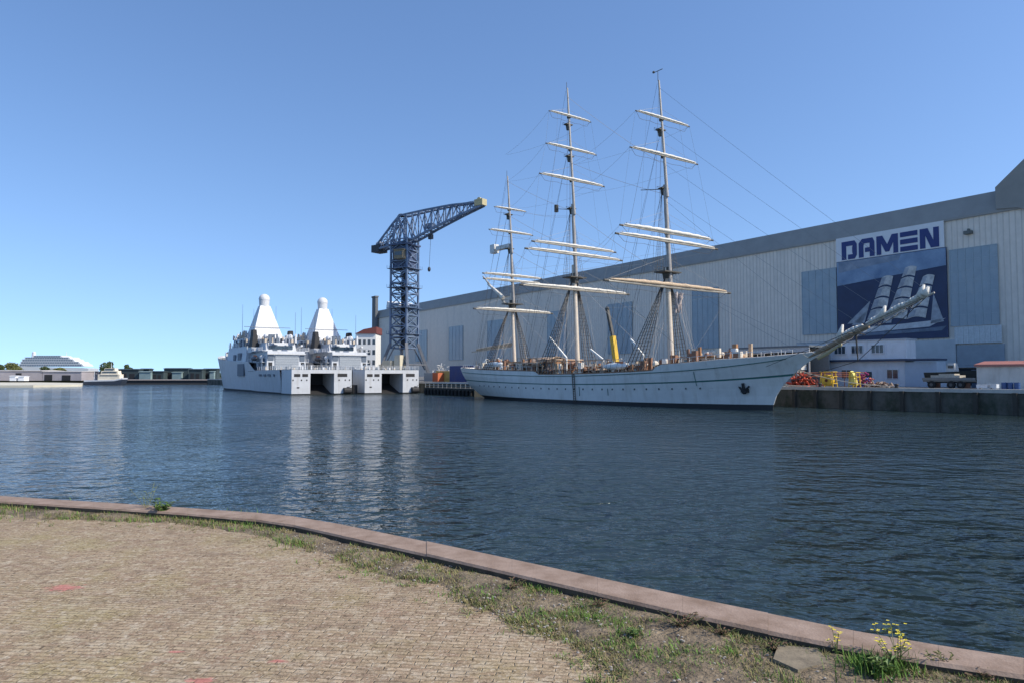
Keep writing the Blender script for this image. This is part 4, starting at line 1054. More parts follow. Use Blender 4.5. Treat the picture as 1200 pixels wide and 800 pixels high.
for y in (-1, 1):
    m.path([bsp(.95), pb_+Vector((0, y*2.2, -.2)), Vector((.5, y*2.2, 5.8))], .035, 4); m.tube(pb_, pb_+Vector((0, y*2.2, -.2)), .08, .06, 6)
m.build('dolphin_striker', rig, bw)
m = MB()    # safety net under the bowsprit
for i in range(15):
    u = .05+.85*i/14; c = bsp(u); wd = 1.9*(1-u)+.25
    m.sag(c+Vector((0,-wd,.1)), c+Vector((0,wd,.1)), .02, .5, 5, 3)
for s_ in (-1, -.5, .5, 1):
    for i in range(14):
        u = .05+.85*i/14; u2 = .05+.85*(i+1)/14
        w1 = (1.9*(1-u)+.25)*s_; w2 = (1.9*(1-u2)+.25)*s_; dz = -.4 if abs(s_) < .9 else .1
        m.tube(bsp(u)+Vector((0,w1,dz)), bsp(u2)+Vector((0,w2,dz)), .025, .025, 3)
m.build('safety_net', rigl, bw)
# stemhead scroll work + figure
m = MB(); pts = [Vector((6.6, 0, 6.8)), Vector((7.6, 0, 7.3)), Vector((8.7, 0, 7.9)), Vector((9.6, 0, 8.4))]
for a, b, r0, r1 in ((pts[0], pts[1], .30, .38), (pts[1], pts[2], .38, .30), (pts[2], pts[3], .30, .15)): m.tube(a, b, r0*.7, r1*.7, 8)
m.ball(pts[3], .26, .2, .3); m.build('figurehead', mat('gilded_cream', (.50,.40,.22), .5), ship)

# rigging ---------------------------------------------------------------
def shrouds(at, xb_, zlow, ztop, ztop2, zhead, n=6, spread=4.2, lbl=None, back=9):
    m = MB(); rt = MB()
    for s_ in (-1, 1):
        lo = []; hi_ = []
        for k in range(n):
            x = xb_-.6-spread*k/(n-1); p = side_pt(x, 1.0, None, .15); lo.append(Vector((x, p.y*(-s_), sheer(x)+raise_(x)))); c = at(ztop); hi_.append(Vector((c.x+.1, s_*.45, ztop-.2)))
            if s_ == -1: lo[-1].y = -abs(lo[-1].y)
            else: lo[-1].y = abs(lo[-1].y)
            m.tube(lo[-1], hi_[-1], .06, .05, 4)
        for i in range(1, 26):
            u = i/27; rt.path([lo[k].lerp(hi_[k], u) for k in range(n)], .030, 3)
        for k in range(4):       # topmast shrouds
            c = at(ztop); c2 = at(ztop2); a = Vector((c.x-1.1+k*.6, s_*1.8, ztop)); b = Vector((c2.x, s_*.3, ztop2)); m.tube(a, b, .03, .025, 3)
        a0 = Vector((at(ztop).x-1.1, s_*1.8, ztop)); a1 = Vector((at(ztop).x+.7, s_*1.8, ztop)); bt = Vector((at(ztop2).x, s_*.3, ztop2))
        for i in range(1, 16): rt.tube(a0.lerp(bt, i/17), a1.lerp(bt, i/17), .014, .014, 3)
        for k, (zz, xx) in enumerate(((ztop2, back*.62), (ztop2, back*.75), ((ztop2+zhead)/2, back*.9), ((ztop2+zhead)/2, back), (zhead-.5, back*1.1))):
            x = xb_-xx; p = side_pt(x, 1.0, None, .1); m.tube(Vector((x, s_*abs(p.y), sheer(x)+raise_(x))), at(zz)+Vector((0, s_*.2, 0)), .028, .022, 3)
    o = m.build('shrouds', rig, ship, fix=False); r = rt.build('ratlines', ratm, ship, fix=False)
shrouds(fat, fb.x, 0, zt(784,322), zt(778,224), ft.z); shrouds(mat_, mb_.x, 0, zt(675,326), zt(671,246), mt_.z); shrouds(zat, zb2.x, 0, zt(602,356), zt(599,293), zt2.z, 5, 3.4, back=7)
m = MB()
ftz = [zt(784,322), zt(778,226), zt(776,190), zt(774,150), ft.z-1]
staym = mat('grey_stay', (.22,.22,.22), .7)
def st1(*a): q = MB(); q.sag(*a); q.build('stay', staym, ship, fix=False)
for u, z in ((.02, ftz[0]), (.12, ftz[0]), (.30, ftz[1]-1), (.50, ftz[1]), (.68, ftz[2]), (.84, ftz[3]), (.98, ftz[4])): st1(bsp(u), fat(z), .018, .25, 6, 3)
for z, zt_ in ((zt(675,326), deck_h(-20)+.5), (zt(675,318), fat(ftz[0]-9).z), (zt(671,246), ftz[0]), (zt(668,190), ftz[1]), (mt_.z-1.5, ftz[2])): st1(mat_(z), fat(zt_)+Vector((-.4,0,0)), .03, .35, 6, 3)
for z, zt_ in ((zt(602,356), deck_h(-42)+.5), (zt(599,293), zt(675,330)), (zt(597,252), zt(673,290)), (zt2.z-1, zt(671,246))): st1(zat(z), mat_(zt_)+Vector((-.4,0,0)), .03, .3, 6, 3)
st1(zat(zt2.z-1), Vector((-74.5, 0, 5.6)), .025, .3, 6, 3)
m = MB()
def braces(ends, at2, at0):
    for i, (a, b) in enumerate(ends):
        for e in (a, b):
            c = at2(e.z-1.5 if i else e.z-2); m.sag(e, c+Vector((0, .2 if e.y > 0 else -.2, 0)), .018, .8, 6, 3)       # brace to next mast aft
            m.tube(e, at0(e.z+abs(e.y)*.33)+Vector((0, .15 if e.y > 0 else -.15, 0)), .016, .016, 3)                        # lift
            if i < len(ends)-1:
                f = ends[i+1][0 if e.y < 0 else 1]; m.sag(e, f, .016, .1, 3, 3); m.sag(e*.6+Vector((e.x*.4, 0, e.z*.4)), f*.6+Vector((f.x*.4, 0, f.z*.4)), .014, .0, 2, 3)
braces(fe, mat_, fat); braces(me_, zat, mat_)
for i, (a, b) in enumerate(ze):
    for e in (a, b):
        m.sag(e, Vector((mb_.x-.4, .2 if e.y > 0 else -.2, max(8, e.z-5))), .018, .6, 5, 3); m.tube(e, zat(e.z+abs(e.y)*.33), .016, .016, 3)
for e in fe[-1]+me_[-1]: 
    x = e.x-3; m.sag(e, Vector((x, (1 if e.y > 0 else -1)*5.3, sheer(x)+.5)), .022, .3, 5, 3)
    x = e.x+8; m.sag(e, Vector((x, (1 if e.y > 0 else -1)*abs(side_pt(x,1.0).y), sheer(x)+1)), .03, .3, 5, 3, 0)
rnd = random.Random(77)
for (at_, xb_, zmax, L_) in ((fat, fb.x, ftz[0], 6), (mat_, mb_.x, zt(675,326), 6), (zat, zb2.x, zt(602,356), 4)):    # halyards, buntlines
    for _ in range(26):
        z = rnd.uniform(.5, 1.0)*zmax; s_ = rnd.choice((-1,1)); x = xb_+rnd.uniform(-5, 1.5); m.sag(Vector((x, s_*rnd.uniform(3.5, 5.2), sheer(x)+.6)), at_(z)+Vector((.3, s_*rnd.uniform(.1, 3), 0)), .016, rnd.uniform(0, .4), 4, 3)
m.build('running_rigging', rigl, ship, fix=False)
m = MB()
for (x, off, z, px) in ((-70, 12, QH+.3, 0), (-50, 12.3, QH+.3, 0), (1, 12.3, QH+.3, 0), (-10, 12.3, QH+.3, 0)):
    p = side_pt(x, 1.0); m.sag(Vector((x, abs(p.y), sheer(x)*.9)), Vector((x+(9 if x > -30 else -7), off+.6, z)), .06, .6, 8, 4); m.build('mooring_line', rigl, ship); m = MB()

# bollards on the quay where the lines go
bol = None
for x, la in ((10, 'black mooring bollard on the quay just ahead of the bow'), (-1, 'black mooring bollard on the quay behind the bow, nearest the stem'), (-57, 'black mooring bollard on the quay behind the stern quarter'), (-77, 'black mooring bollard on the quay just astern of the sailing ship')):
    p = P0+UQ*x+NQ*12.9
    if bol is None:
        m = MB(); m.tube((0,0,0),(0,0,.12),.38,.36,14); m.tube((0,0,.12),(0,0,.5),.2,.22,14); m.ball((0,0,.55),.32,.32,.14,14,6); bol = m.build('mooring_bollard', blackm, smooth=False); o = bol
    else: o = bol.copy(); COL.objects.link(o)
    o.location = (p.x, p.y, QH); tag(o, la, 'bollard', 'mooring bollards along the far quay')

# ================================================================= GREY PATROL SHIPS
AN = math.atan2(.866, -.5)+R(3.2)
ng = mat_streaked('navy_light_grey', (.50, .52, .545), (.30, .27, .23), .5, .5, .8, .10, thresh=(.52, .78)); ngd = mat('navy_dark_panel', (.10, .13, .17), .6); nblk = mat('navy_black', (.018, .018, .02), .7); ngw = mat('navy_white', (.60, .61, .62), .5)  # ngd: plain dark blue-grey for openings, gun and antennas
deckn = mat('navy_deck', (.25, .28, .30), .8)
def nsheer(x):
    if x < 34: return 6.1
    if x < 42: return 6.1+2.6*(x-34)/8
    return 8.7+3.3*((x-42)/64)**1.6
def navy_ship(loc, label):
    t = thing('patrol_ship', label, 'naval ship', loc, AN, 'grey patrol ships moored side by side')
    m = MB(); n_ = 70
    def hb(x, k):
        B = 8.0*(.90+.10*k)
        if x < 70: return B
        u = (x-70)/(36+5*k-.0); u = min(1, u); return max(.06, B*(1-u**(1.8+.9*k)))
    fr_ = [(-.1, 1), (.0, 1), (.06, 0), (.4, 0), (.75, 0), (1.0, 0)]
    for s_ in (1, -1):
        base = len(m.v)
        for i in range(n_+1):
            u = i/n_
            for f, _ in fr_:
                x = 9+u*(97-0+3.0*max(0, f)**1.3*1); 
                m.v.append((x, s_*hb(min(x, 106+5*max(0,f)-.3) if i < n_ else 200, max(0, f)), nsheer(min(x, 106))*f))
        for i in range(n_):
            for j in range(len(fr_)-1):
                a = base+i*len(fr_)+j; r = len(fr_); m.f.append((a, a+1, a+r+1, a+r)); m.m.append(fr_[j][1] if j < 2 else 0)
    m.build('hull', [ng, nblk], t)
    # stern blocks with the slipway between them
    m = MB()
    for (y0, y1) in ((3.0, 7.6), (-7.6, -3.0)):
        m.box(0, 9.1, y0, y1, .25, 6.1, 0); m.box(.3, 9.1, y0+.05, y1-.05, -.5, .25, 1)
    m.box(0, 9.1, -3.0, 3.0, 5.25, 6.1, 0); m.box(8.6, 9.2, -7.6, 7.6, -.5, 6.1, 1)
    m.build('transom', [ng, nblk], t)
    m = MB(); m.prism([(.4, -.4), (8.5, 2.4), (8.5, 2.2), (8.5, -.5)], 'y', -2.95, 2.95); m.build('slipway', nblk, t)
    m = MB()
    for (y0, y1, z0, z1) in ((3.6, 5.0, 4.4, 5.1), (5.5, 7.0, 4.4, 5.1), (-6.4, -3.9, 4.4, 5.2)): m.box(-.05, .1, y0, y1, z0, z1)
    for y in (-7.0, -5.9, -4.3, 3.9, 5.2, 7.25): m.box(-.05, .1, y-.15, y+.15, 3.4, 3.75)
    for y in (-6.6, 6.0): m.box(-.05, .1, y-.3, y+.3, 1.6, 1.9)
    build_each(m, 'mooring_opening', nblk, t)
    m = MB()
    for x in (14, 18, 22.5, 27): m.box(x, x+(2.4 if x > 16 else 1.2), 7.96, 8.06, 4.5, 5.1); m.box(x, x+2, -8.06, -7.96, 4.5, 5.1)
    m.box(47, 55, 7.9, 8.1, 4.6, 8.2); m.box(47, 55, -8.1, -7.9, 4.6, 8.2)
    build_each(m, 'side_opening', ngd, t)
    m = MB(); m.box(0, 34, -7.6, 7.6, 6.1, 6.2)
    for i in range(8): x = 34+i*8.5; w_ = hb(x+8, 1); m.box(x, x+8.5, -w_+.1, w_-.1, nsheer(x)-.25, nsheer(x)-.1)
    m.build('deck', deckn, t)
    # railing / safety nets round the flight deck
    m = MB()
    for y in (-7.6, 7.6):
        for k in range(18): m.tube((k*1.9, y, 6.2), (k*1.9, y*1.0, 7.2), .04, .04, 4)
        for z in (6.55, 6.9, 7.2): m.tube((0, y, z), (33, y, z), .03, .03, 4)
    for k in range(13): m.tube((.1, -7.6+k*1.266, 6.2), (.1, -7.6+k*1.266, 7.2), .04, .04, 4)
    for z in (6.55, 6.9, 7.2): m.tube((.1, -7.6, z), (.1, 7.6, z), .03, .03, 4)
    m.build('railing', ngw, t)
    # hangar and superstructure
    m = MB(); m.box(31, 50, -5.6, 5.6, 6.1, 11.6, 0, .35); o = m.build('hangar', ng, t)
    m = MB(); m.box(30.93, 31.1, -3.4, 3.2, 6.3, 10.6); 
    for k in range(6): m.box(30.86, 30.95, -3.4, 3.2, 6.5+k*.7, 6.58+k*.7)
    m.build('door', mat('hangar_door', (.30, .33, .36), .6), o)
    m = MB()
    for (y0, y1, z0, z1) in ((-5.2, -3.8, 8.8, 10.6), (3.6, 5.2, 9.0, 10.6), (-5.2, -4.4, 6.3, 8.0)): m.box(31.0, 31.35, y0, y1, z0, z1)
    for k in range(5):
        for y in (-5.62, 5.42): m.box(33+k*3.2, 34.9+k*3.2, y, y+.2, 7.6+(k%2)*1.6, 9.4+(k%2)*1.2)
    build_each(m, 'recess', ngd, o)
    m = MB()
    for z in (8.4, 11.65):
        for y0, y1 in ((-6.6, -5.5), (5.5, 6.6)): m.box(32, 49, y0, y1, z, z+.12)
        for y in (-6.55, 6.55):
            for k in range(12): m.tube((32+k*1.5, y, z+.1), (32+k*1.5, y, z+1.1), .05, .05, 4)
            m.tube((32, y, z+1.1), (49, y, z+1.1), .05, .05, 4)
    m.box(30.4, 31.0, -5.4, 5.4, 10.75, 10.9); m.build('gallery', ngw, o)
    for (x, y) in ((39, -6.6), (40, 6.6)):
        b5 = MB(); b5.ball((x, y, 9.6), 2.6, .9, .65, 12, 8); b5.box(x-1, x+1, y-.4, y+.4, 9.9, 10.6, 1, .2); b5.build('rescue_boat', [mat('boat_dark_grey', (.12,.12,.13), .6), org2], t)
    m = MB(); m.box(31.0, 31.25, 4.0, 5.0, 6.3, 8.4); m.box(31.1, 31.3, -5.1, -4.1, 6.3, 8.4); build_each(m, 'doorway', nblk, o)
    m = MB(); m.box(37, 50, -4.6, 4.6, 11.6, 14.2, 0, .5); m.build('upper_house', ng, t)
    m = MB(); m.box(50, 76, -6.9, 6.9, nsheer(50)-.3, 13.6, 0, .6); m.box(54, 72, -5.9, 5.9, 13.6, 16.2, 0, .6); br = m.build('bridge', ng, t)
    m = MB(); m.box(71.2, 71.6, -5, 5, 14.6, 15.6); 
    for y in (-5.78, 5.62): m.box(56, 70, y, y+.16, 14.5, 15.4)
    m.box(45, 45.1, -3, 3, 12, 13); m.box(36.9, 37.4, -3.4, 3.4, 12.3, 13.3); build_each(m, 'window', glass, br)
    # open side galleries, dark
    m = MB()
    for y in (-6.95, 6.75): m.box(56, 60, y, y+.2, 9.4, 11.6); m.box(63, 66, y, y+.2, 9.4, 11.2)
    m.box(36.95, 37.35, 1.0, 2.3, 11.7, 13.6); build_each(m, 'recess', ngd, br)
    # integrated pyramid mast
    m = MB(); m.add([(51, -4.6, 16.0), (60.5, -4.6, 16.0), (60.5, 4.6, 16.0), (51, 4.6, 16.0), (55.0, -1.5, 26.3), (57.8, -1.5, 26.3), (57.8, 1.5, 26.3), (55.0, 1.5, 26.3)], [(3,2,1,0),(4,5,6,7),(0,1,5,4),(1,2,6,5),(2,3,7,6),(3,0,4,7)])
    m.box(49.5, 61.5, -5.2, 5.2, 14.0, 16.1); pm_ = m.build('sensor_mast', ngw, t)
    m = MB(); m.tube((56.4,0,26.2), (56.4,0,28.2), 1.5, 1.6, 20); m.ball((56.4,0,28.5), 1.68, 1.68, 1.65, 20, 12); m.build('radome', ngw, pm_, smooth=False)
    m = MB()
    for y in (-1.6, 1.6): m.box(52.2, 52.6, y-.6, y+.6, 17.6, 18.8)
    m.box(53.1, 53.5, -.5, .5, 19.5, 20.3); build_each(m, 'antenna_panel', ngd, pm_)
    # funnels, small masts, gun, davit, radome small
    m = MB()
    for y in (-5.4, 5.4):
        m.box(44.5, 48.5, y-1.0, y+1.0, 13.0, 17.2, 0, .5); m.box(45.2, 47.8, y-.6, y+.6, 17.2, 18.2, 0, .1)
        m.box(44.2, 48.8, y-1.2, y+1.2, 11.4, 13.0, 1); m.build('funnel', [nblk, ng], t); m = MB()
    m = MB()
    for (x, y) in ((40, -3.5), (40, 3.5)): m.tube((x,y,14.2),(x,y,15.4),.5,.4,10); m.ball((x,y,16.0), .8, .8, .85, 12, 8); m.build('satellite_dome', ngw, t); m = MB()
    m = MB(); m.tube((47, 0, 14.2), (47, 0, 16), .9, .7, 12); m.box(45.6, 47.6, -.7, .7, 15.6, 17.0, 0, .15); m.tube((45.6, 0, 16.4), (42.6, 0, 16.9), .09, .07, 6); m.build('gun', ngd, t)
    m = MB()
    for (x, y, z, h) in ((62, 5.2, 16, 11), (62, -5.2, 16, 11), (49, 4.9, 13.6, 11), (38, -4.4, 14.2, 9), (88, 3, 10.5, 6), (0.4, 0, 6.1, 4.0)): m.tube((x,y,z),(x,y,z+h),.07,.04,5)
    m.tube((52, -7, 19.4), (52, 7, 19.4), .08, .08, 5); m.tube((80, 0, 11), (80, 0, 17), .25, .12, 8); m.tube((80,-2.4,15.5),(80,2.4,15.5),.07,.07,5)
    build_each(m, 'antenna', ngd, t)
    m = MB(); rnd = random.Random(31)
    for _ in range(420):
        x = rnd.uniform(34, 80); y = rnd.choice((-1, 1))*rnd.uniform(1, 6.6)
        z = 13.6 if 50 < x < 76 and abs(y) > 5.8 else (16.2 if 54 < x < 72 else (14.2 if x < 50 and abs(y) < 4.3 else nsheer(x)))
        a = rnd.uniform(.2, .8); m.box(x, x+a, y-a/2, y+a/2, z-.1, z+rnd.uniform(.4, 2.6), rnd.choice((0, 0, 1, 1, 2)), .03)
    for _ in range(40):
        x = rnd.uniform(1, 30); y = rnd.uniform(-6.8, 6.8); a = rnd.uniform(.2, .5); m.box(x, x+a, y, y+a, 6.2, 6.2+rnd.uniform(.3, 1.2), rnd.choice((0, 1, 2)), .03)
    m.build('deck_gear', [ngw, ngd, mat('gear_tan', (.5,.42,.33), .7)], t)['kind'] = 'stuff'
    # crane arm amidships
    m = MB(); m.tube((43, -6.2, 8.5), (43, -6.2, 12.5), .4, .35, 8); m.bar((43, -6.2, 12.5), (36.5, -6.0, 13.4), .45, .5); m.tube((34.5, 5.9, 6.2), (34.5, 5.9, 9.6), .3, .3, 8); m.ball((34.5, 5.9, 9.9), .8, .8, .6, 10, 6); m.build('deck_crane', ngw, t)
    # guard rails on superstructure
    m = MB()
    for (x0_, x1_, y, z) in ((37, 50, 5.4, 11.6), (37, 50, -5.4, 11.6), (50, 76, 6.5, 13.6), (50, 76, -6.5, 13.6), (54, 72, 5.4, 16.2), (54, 72, -5.4, 16.2), (40, 100, 0, 0)):
        if z == 0: continue
        k = x0_
        while k <= x1_: m.tube((k, y, z), (k, y, z+1.05), .035, .035, 4); k += 1.6
        for dz in (.55, 1.05): m.tube((x0_, y, z+dz), (x1_, y, z+dz), .03, .03, 4)
    m.build('guard_rail', ngw, t)
    m = MB(); m.tube((-.3, -7.3, .9), (-.3, -5.4, .9), .8, .8, 12); m.tube((-.3, -7.3, 2.2), (-.3, -6.4, 1.0), .06, .06, 4); m.build('fender', nblk, t)
    return t
sa = navy_ship((-47, 180, 0), 'left grey naval ship whose long side and pyramid mast are in view')
sb = navy_ship((-31.3, 190, 0), 'right grey naval ship lying beside the crane, its side hidden')
m = MB()
for k in range(5):
    p = Vector((-47, 180, 0)).lerp(Vector((-31.3, 190, 0)), .5)+Vector((-.5, .866, 0))*(3+k*9); m.tube(p+Vector((0,0,.1)), p+Vector((0,0,2.3)), .75, .75, 12)
o = m.build('ship_fender', nblk); tag(o, 'black fenders floating between the two grey naval ships', 'fenders', kind='stuff')

# ================================================================= HARBOUR CRANE
TZ = 235.0; TX = (473.5-600)/F*TZ
crn = thing('harbour_crane', 'tall dark blue lattice tower crane with level jib beside the naval ships', 'crane', (TX, TZ, QH), R(-28))
crb = mat('crane_steel_blue', (.08, .14, .25), .6, 0, .25, .4, col2=(.17, .22, .31)); crl = mat('crane_pale', (.55, .50, .38), .6, 0, .15, .5); crd = mat('crane_dark', (.03, .035, .045), .7)
def hz(y, Yd=TZ): return at_depth(473, y, Yd).z-QH
TW = 3.15; z_top = hz(282); z_port = hz(408)
m = MB()
cors = [(-TW,-TW),(TW,-TW),(TW,TW),(-TW,TW)]
for (x, y) in cors: m.bar((x, y, z_port), (x, y, z_top), .55, .55)
N_ = 10; dz = (z_top-z_port)/N_
for k in range(N_+1):
    z = z_port+k*dz
    for a, b in zip(cors, cors[1:]+cors[:1]):
        m.bar((*a, z), (*b, z), .34, .34)
        if k < N_:
            zm = z+dz/2; 
            m.bar((*a, z), (*b, z+dz), .24, .24); m.bar((*b, z), (*a, z+dz), .24, .24)
m.build('tower', crb, crn)
m = MB(); m.box(-.8, .8, -.8, .8, z_port, hz(330), 0); 
for k in range(16): z = z_port+1+k*2.2; m.box(-2.6, 2.6, -2.6, -.9, z, z+.12) if z < z_top-8 else None
m.bar((0,0,z_port),(0,0,z_top),.5,.5); m.build('lift_shaft', crd, crn)
for zz in (hz(392), hz(362), hz(338), hz(316)):
    m = MB()
    m.box(-TW-.9, TW+.9, -TW-.9, TW+.9, zz, zz+.15)
    for k in range(8):
        for s_ in (-1, 1): u = -TW-.9+(2*TW+1.8)*k/7; m.tube((u, s_*(TW+.9), zz), (u, s_*(TW+.9), zz+1.1), .05, .05, 4); m.tube((s_*(TW+.9), u, zz), (s_*(TW+.9), u, zz+1.1), .05, .05, 4)
    m.build('platform', crb, crn)
m = MB(); zc0 = hz(316); zc1 = hz(289)    # enclosed machinery part near top
m.box(-TW+.35, TW-.35, -TW+.35, TW-.35, zc0+.3, zc1); m.box(-TW-.6, TW+.6, -TW-.6, TW+.6, zc1, zc1+.5); m.build('machinery_house', mat('crane_navy_sheet', (.05, .07, .13), .6, 0, .2, .6), crn)
m = MB(); m.box(-.6, 2.8, -TW-1.9, -TW+.1, hz(306), hz(296)); m.box(-.9, 3.1, -TW-2.1, -TW+.2, hz(296), hz(295)); cabn = m.build('cab', mat('crane_ochre', (.17, .14, .09), .6, 0, .2, .8), crn)
m = MB(); m.box(-.3, 2.5, -TW-1.95, -TW-1.88, hz(302), hz(298)); m.build('window', glass, cabn)
# splayed portal legs + pale machine boxes
m = MB(); BW = 6.4
for (x, y) in cors:
    s1, s2 = (1 if x > 0 else -1), (1 if y > 0 else -1); m.bar((s1*BW, s2*BW, 0), (x, y, z_port+1.5), .9, .9); m.bar((s1*BW*.75, s2*BW*.75, z_port*.35), (x*.3, s2*BW*.6, z_port+.5), .35, .35)
for a, b in (((-BW,-BW),(BW,-BW)), ((BW,-BW),(BW,BW)), ((BW,BW),(-BW,BW)), ((-BW,BW),(-BW,-BW))): m.bar((*a, 1.0), (*b, 1.0), .8, 1.0); m.bar((a[0]*.8, a[1]*.8, z_port*.5), (b[0]*.8, b[1]*.8, z_port*.5), .45, .45)
m.build('portal', mat('portal_grey', (.12, .13, .15), .6, 0, .2, .5), crn)
m = MB(); m.box(-3.3, .4, -BW-1, -BW+3.4, z_port*.22, z_port*.62, 0, .2); m.box(1.0, 3.6, -BW-.6, -BW+2.4, z_port*.3, z_port*.78, 0, .3); m.box(-4.6, -3.6, -BW-.8, -BW+1, z_port*.2, z_port*.5); m.build('machine_box', crl, crn)
# slewing jib -----
jb = bpy.data.objects.new('jib', None); COL.objects.link(jb); jb.parent = crn; jb.location = (0, 0, 0); jb.rotation_euler = (0, 0, R(-36.9+28))
# re-expressed in jib frame: x forward along (.8,-.6)
def jz(px, y, s): # s = distance along jib from the tower axis
    X = TX+.8*s; Yd = TZ-.6*s; return at_depth(px, y, Yd).z-QH
Ltip = 33.0; Ltail = -14.0
def s_of(px):      # distance along the jib for a pixel column
    r = (px-600)/F; return (r*TZ-TX)/(.8+.6*r)
def jp(px, y): s = s_of(px); return (s, jz(px, y, s))
tip = jp(566, 237); tail = jp(443, 290); apex = jp(470, 254); low1 = jp(487, 281); 
top_ch = [tail, apex, jp(500, 247), jp(530, 241), tip]
bot_ch = [(tail[0], tail[1]-1.0), jp(462, 288), jp(487, 281), jp(510, 268), jp(540, 253), (tip[0], tip[1]-1.0)]
def interp(ch, s):
    for (a, za), (b, zb_) in zip(ch[:-1], ch[1:]):
        if a <= s <= b: return za+(zb_-za)*(s-a)/(b-a)
    return ch[-1][1] if s > ch[-1][0] else ch[0][1]
m = MB(); n_ = 16; ss = [tail[0]+(tip[0]-tail[0])*i/n_ for i in range(n_+1)]
def hw_(s): return 1.6 if s < 2 else 1.6-1.0*(s-2)/(tip[0]-2)
for y in (-1, 1):
    for a, b in zip(ss[:-1], ss[1:]):
        ta, tb_ = Vector((a, y*hw_(a), interp(top_ch, a))), Vector((b, y*hw_(b), interp(top_ch, b))); ba, bb = Vector((a, y*hw_(a), interp(bot_ch, a))), Vector((b, y*hw_(b), interp(bot_ch, b)))
        m.bar(ta, tb_, .48, .48); m.bar(ba, bb, .62, .62); m.bar(ta, bb, .24, .24) if int(a) % 2 else m.bar(ba, tb_, .24, .24); m.bar(tb_, bb, .28, .28)
for a, b in zip(ss[:-1], ss[1:]):
    for ch_ in (top_ch, bot_ch):
        m.bar((a, -hw_(a), interp(ch_, a)), (b, hw_(b), interp(ch_, b)), .2, .2); m.bar((b, -hw_(b), interp(ch_, b)), (b, hw_(b), interp(ch_, b)), .2, .2)
# A-frame from tower to apex
for y in (-1.6, 1.6):
    m.bar((-3.0, y*1.6, z_top), (apex[0], y, apex[1]), .6, .6); m.bar((3.0, y*1.6, z_top), (apex[0], y, apex[1]), .45, .45); m.bar((3.0, y*1.5, z_top), (low1[0], y, low1[1]), .5, .5)
m.build('jib_truss', crb, jb)
m = MB(); m.box(tail[0]-1.6, tail[0]+2.0, -2.0, 2.0, tail[1]-1.9, tail[1]+.5); m.ball((tail[0]+.5, 0, tail[1]+1.0), 1.2, 1.6, .9, 14, 8, 1); m.build('counterweight', [crd, mat('cw_pale', (.55,.56,.58), .6)], jb)
m = MB(); m.box(tip[0]-2.6, tip[0]+.5, -1.1, 1.1, tip[1]-1.0, tip[1]+.9); m.tube((tip[0]-1.4, -.5, tip[1]+.9), (tip[0]-1.4, .5, tip[1]+.9), .7, .7, 12); m.build('jib_head', mat('head_ochre', (.42, .36, .20), .6), jb)
hs, hzz = jp(504, 266); _, hz2 = jp(504, 275); _, hz3 = jp(502, 314)
m = MB(); m.box(hs-1.6, hs+1.2, -1.0, 1.0, hzz-.5, hzz+1.0); m.build('trolley', crb, jb)
m = MB()
for dx in (-.4, .4): m.tube((hs+dx, 0, hzz), (hs+dx*.6, 0, hz2), .07, .07, 5)
m.box(hs-.7, hs+.7, -.5, .5, hz2-1.5, hz2); m.tube((hs, 0, hz2-1.5), (hs-.6, 0, hz3), .06, .06, 5); m.ball((hs-.6, 0, hz3-.5), .5, .5, .8, 10, 8); m.build('hook_block', crd, jb)
m = MB(); m.path([Vector((apex[0], 0, apex[1])), Vector((tail[0]+1, 0, tail[1]+.8))], .1, 5); m.path([Vector((apex[0], 0, apex[1]+.4)), Vector((tip[0]-1, 0, tip[1]+.9))], .06, 5); m.ball((apex[0], 0, apex[1]+.3), .9, 1.6, .6, 10, 6); m.build('hoist_cable', crd, jb)

# ================================================================= FAR SHORE (left)
def shore_pt(px, Yd): return Vector(((px-600)/F*Yd, Yd, 0))
fs = MB()
def land(name, pts, h, mt):
    m = MB(); k = len(pts); m.v = [(p[0], p[1], h) for p in pts]+[(p[0], p[1], -1) for p in pts]
    m.f = [tuple(range(k))]+[(i, k+i, k+(i+1) % k, (i+1) % k) for i in range(k)]; m.m = [0]*len(m.f); return struct(m.build(name, mt))
X_ = lambda px, Yd: (shore_pt(px, Yd).x, Yd)
land('sand_spit', [X_(-160, 285), X_(40, 292), X_(97, 320), X_(98, 385), X_(40, 430), X_(-160, 440)], .9, mat('pale_sand', (.55, .52, .42), .9, 0, .15, .05))
land('far_shore', [X_(-500, 430), X_(60, 430), X_(112, 440), X_(112, 980), X_(-500, 980)], 1.9, mat('far_grass', (.14, .15, .07), .9, 0, .3, .03))
land('far_quay', [X_(137, 405), X_(270, 405), X_(300, 900), X_(137, 900)], 2.2, mat('far_quay_black', (.04, .04, .042), .9))
land('far_ground', [(-4000, 1300), (200, 1300), (200, 2500), (-4000, 2500)], 3.0, mat('far_grass', (.14, .15, .07)))
# low band of light coping on the dark far quay
m = MB(); a = X_(137, 404.8); b = X_(256, 404.8); m.box(a[0], b[0], 404.4, 405.4, 2.2, 2.75); struct(m.build('far_quay_edge', mat('coping_pink', (.42, .36, .33), .9)))
def shed(name, px0, px1, ytop, Yd, base, col, label, dep=14, roofc=None, wins=None, cat='shed', group=None, slope=.0):
    x0_ = shore_pt(px0, Yd).x; x1_ = shore_pt(px1, Yd).x; z1 = at_depth(px0, ytop, Yd).z
    t = thing(name, label, cat, (x0_, Yd, base), 0, group); H = z1-base; L = x1_-x0_
    m = MB(); m.box(0, L, 0, dep, 0, H*.9); m.build('wall', col, t)
    m = MB(); m.prism([(-.4, H*.9), (-.4, H*.95), (dep/2, H), (dep+.4, H*.95), (dep+.4, H*.9)], 'x', -.3, L+.3); m.build('roof', roofc or col, t)
    if wins:
        for (u0, u1, v0, v1) in wins:
            m = MB(); m.box(L*u0, L*u1, -.12, .05, H*v0, H*v1); m.build('opening', nblk, t)
    return t
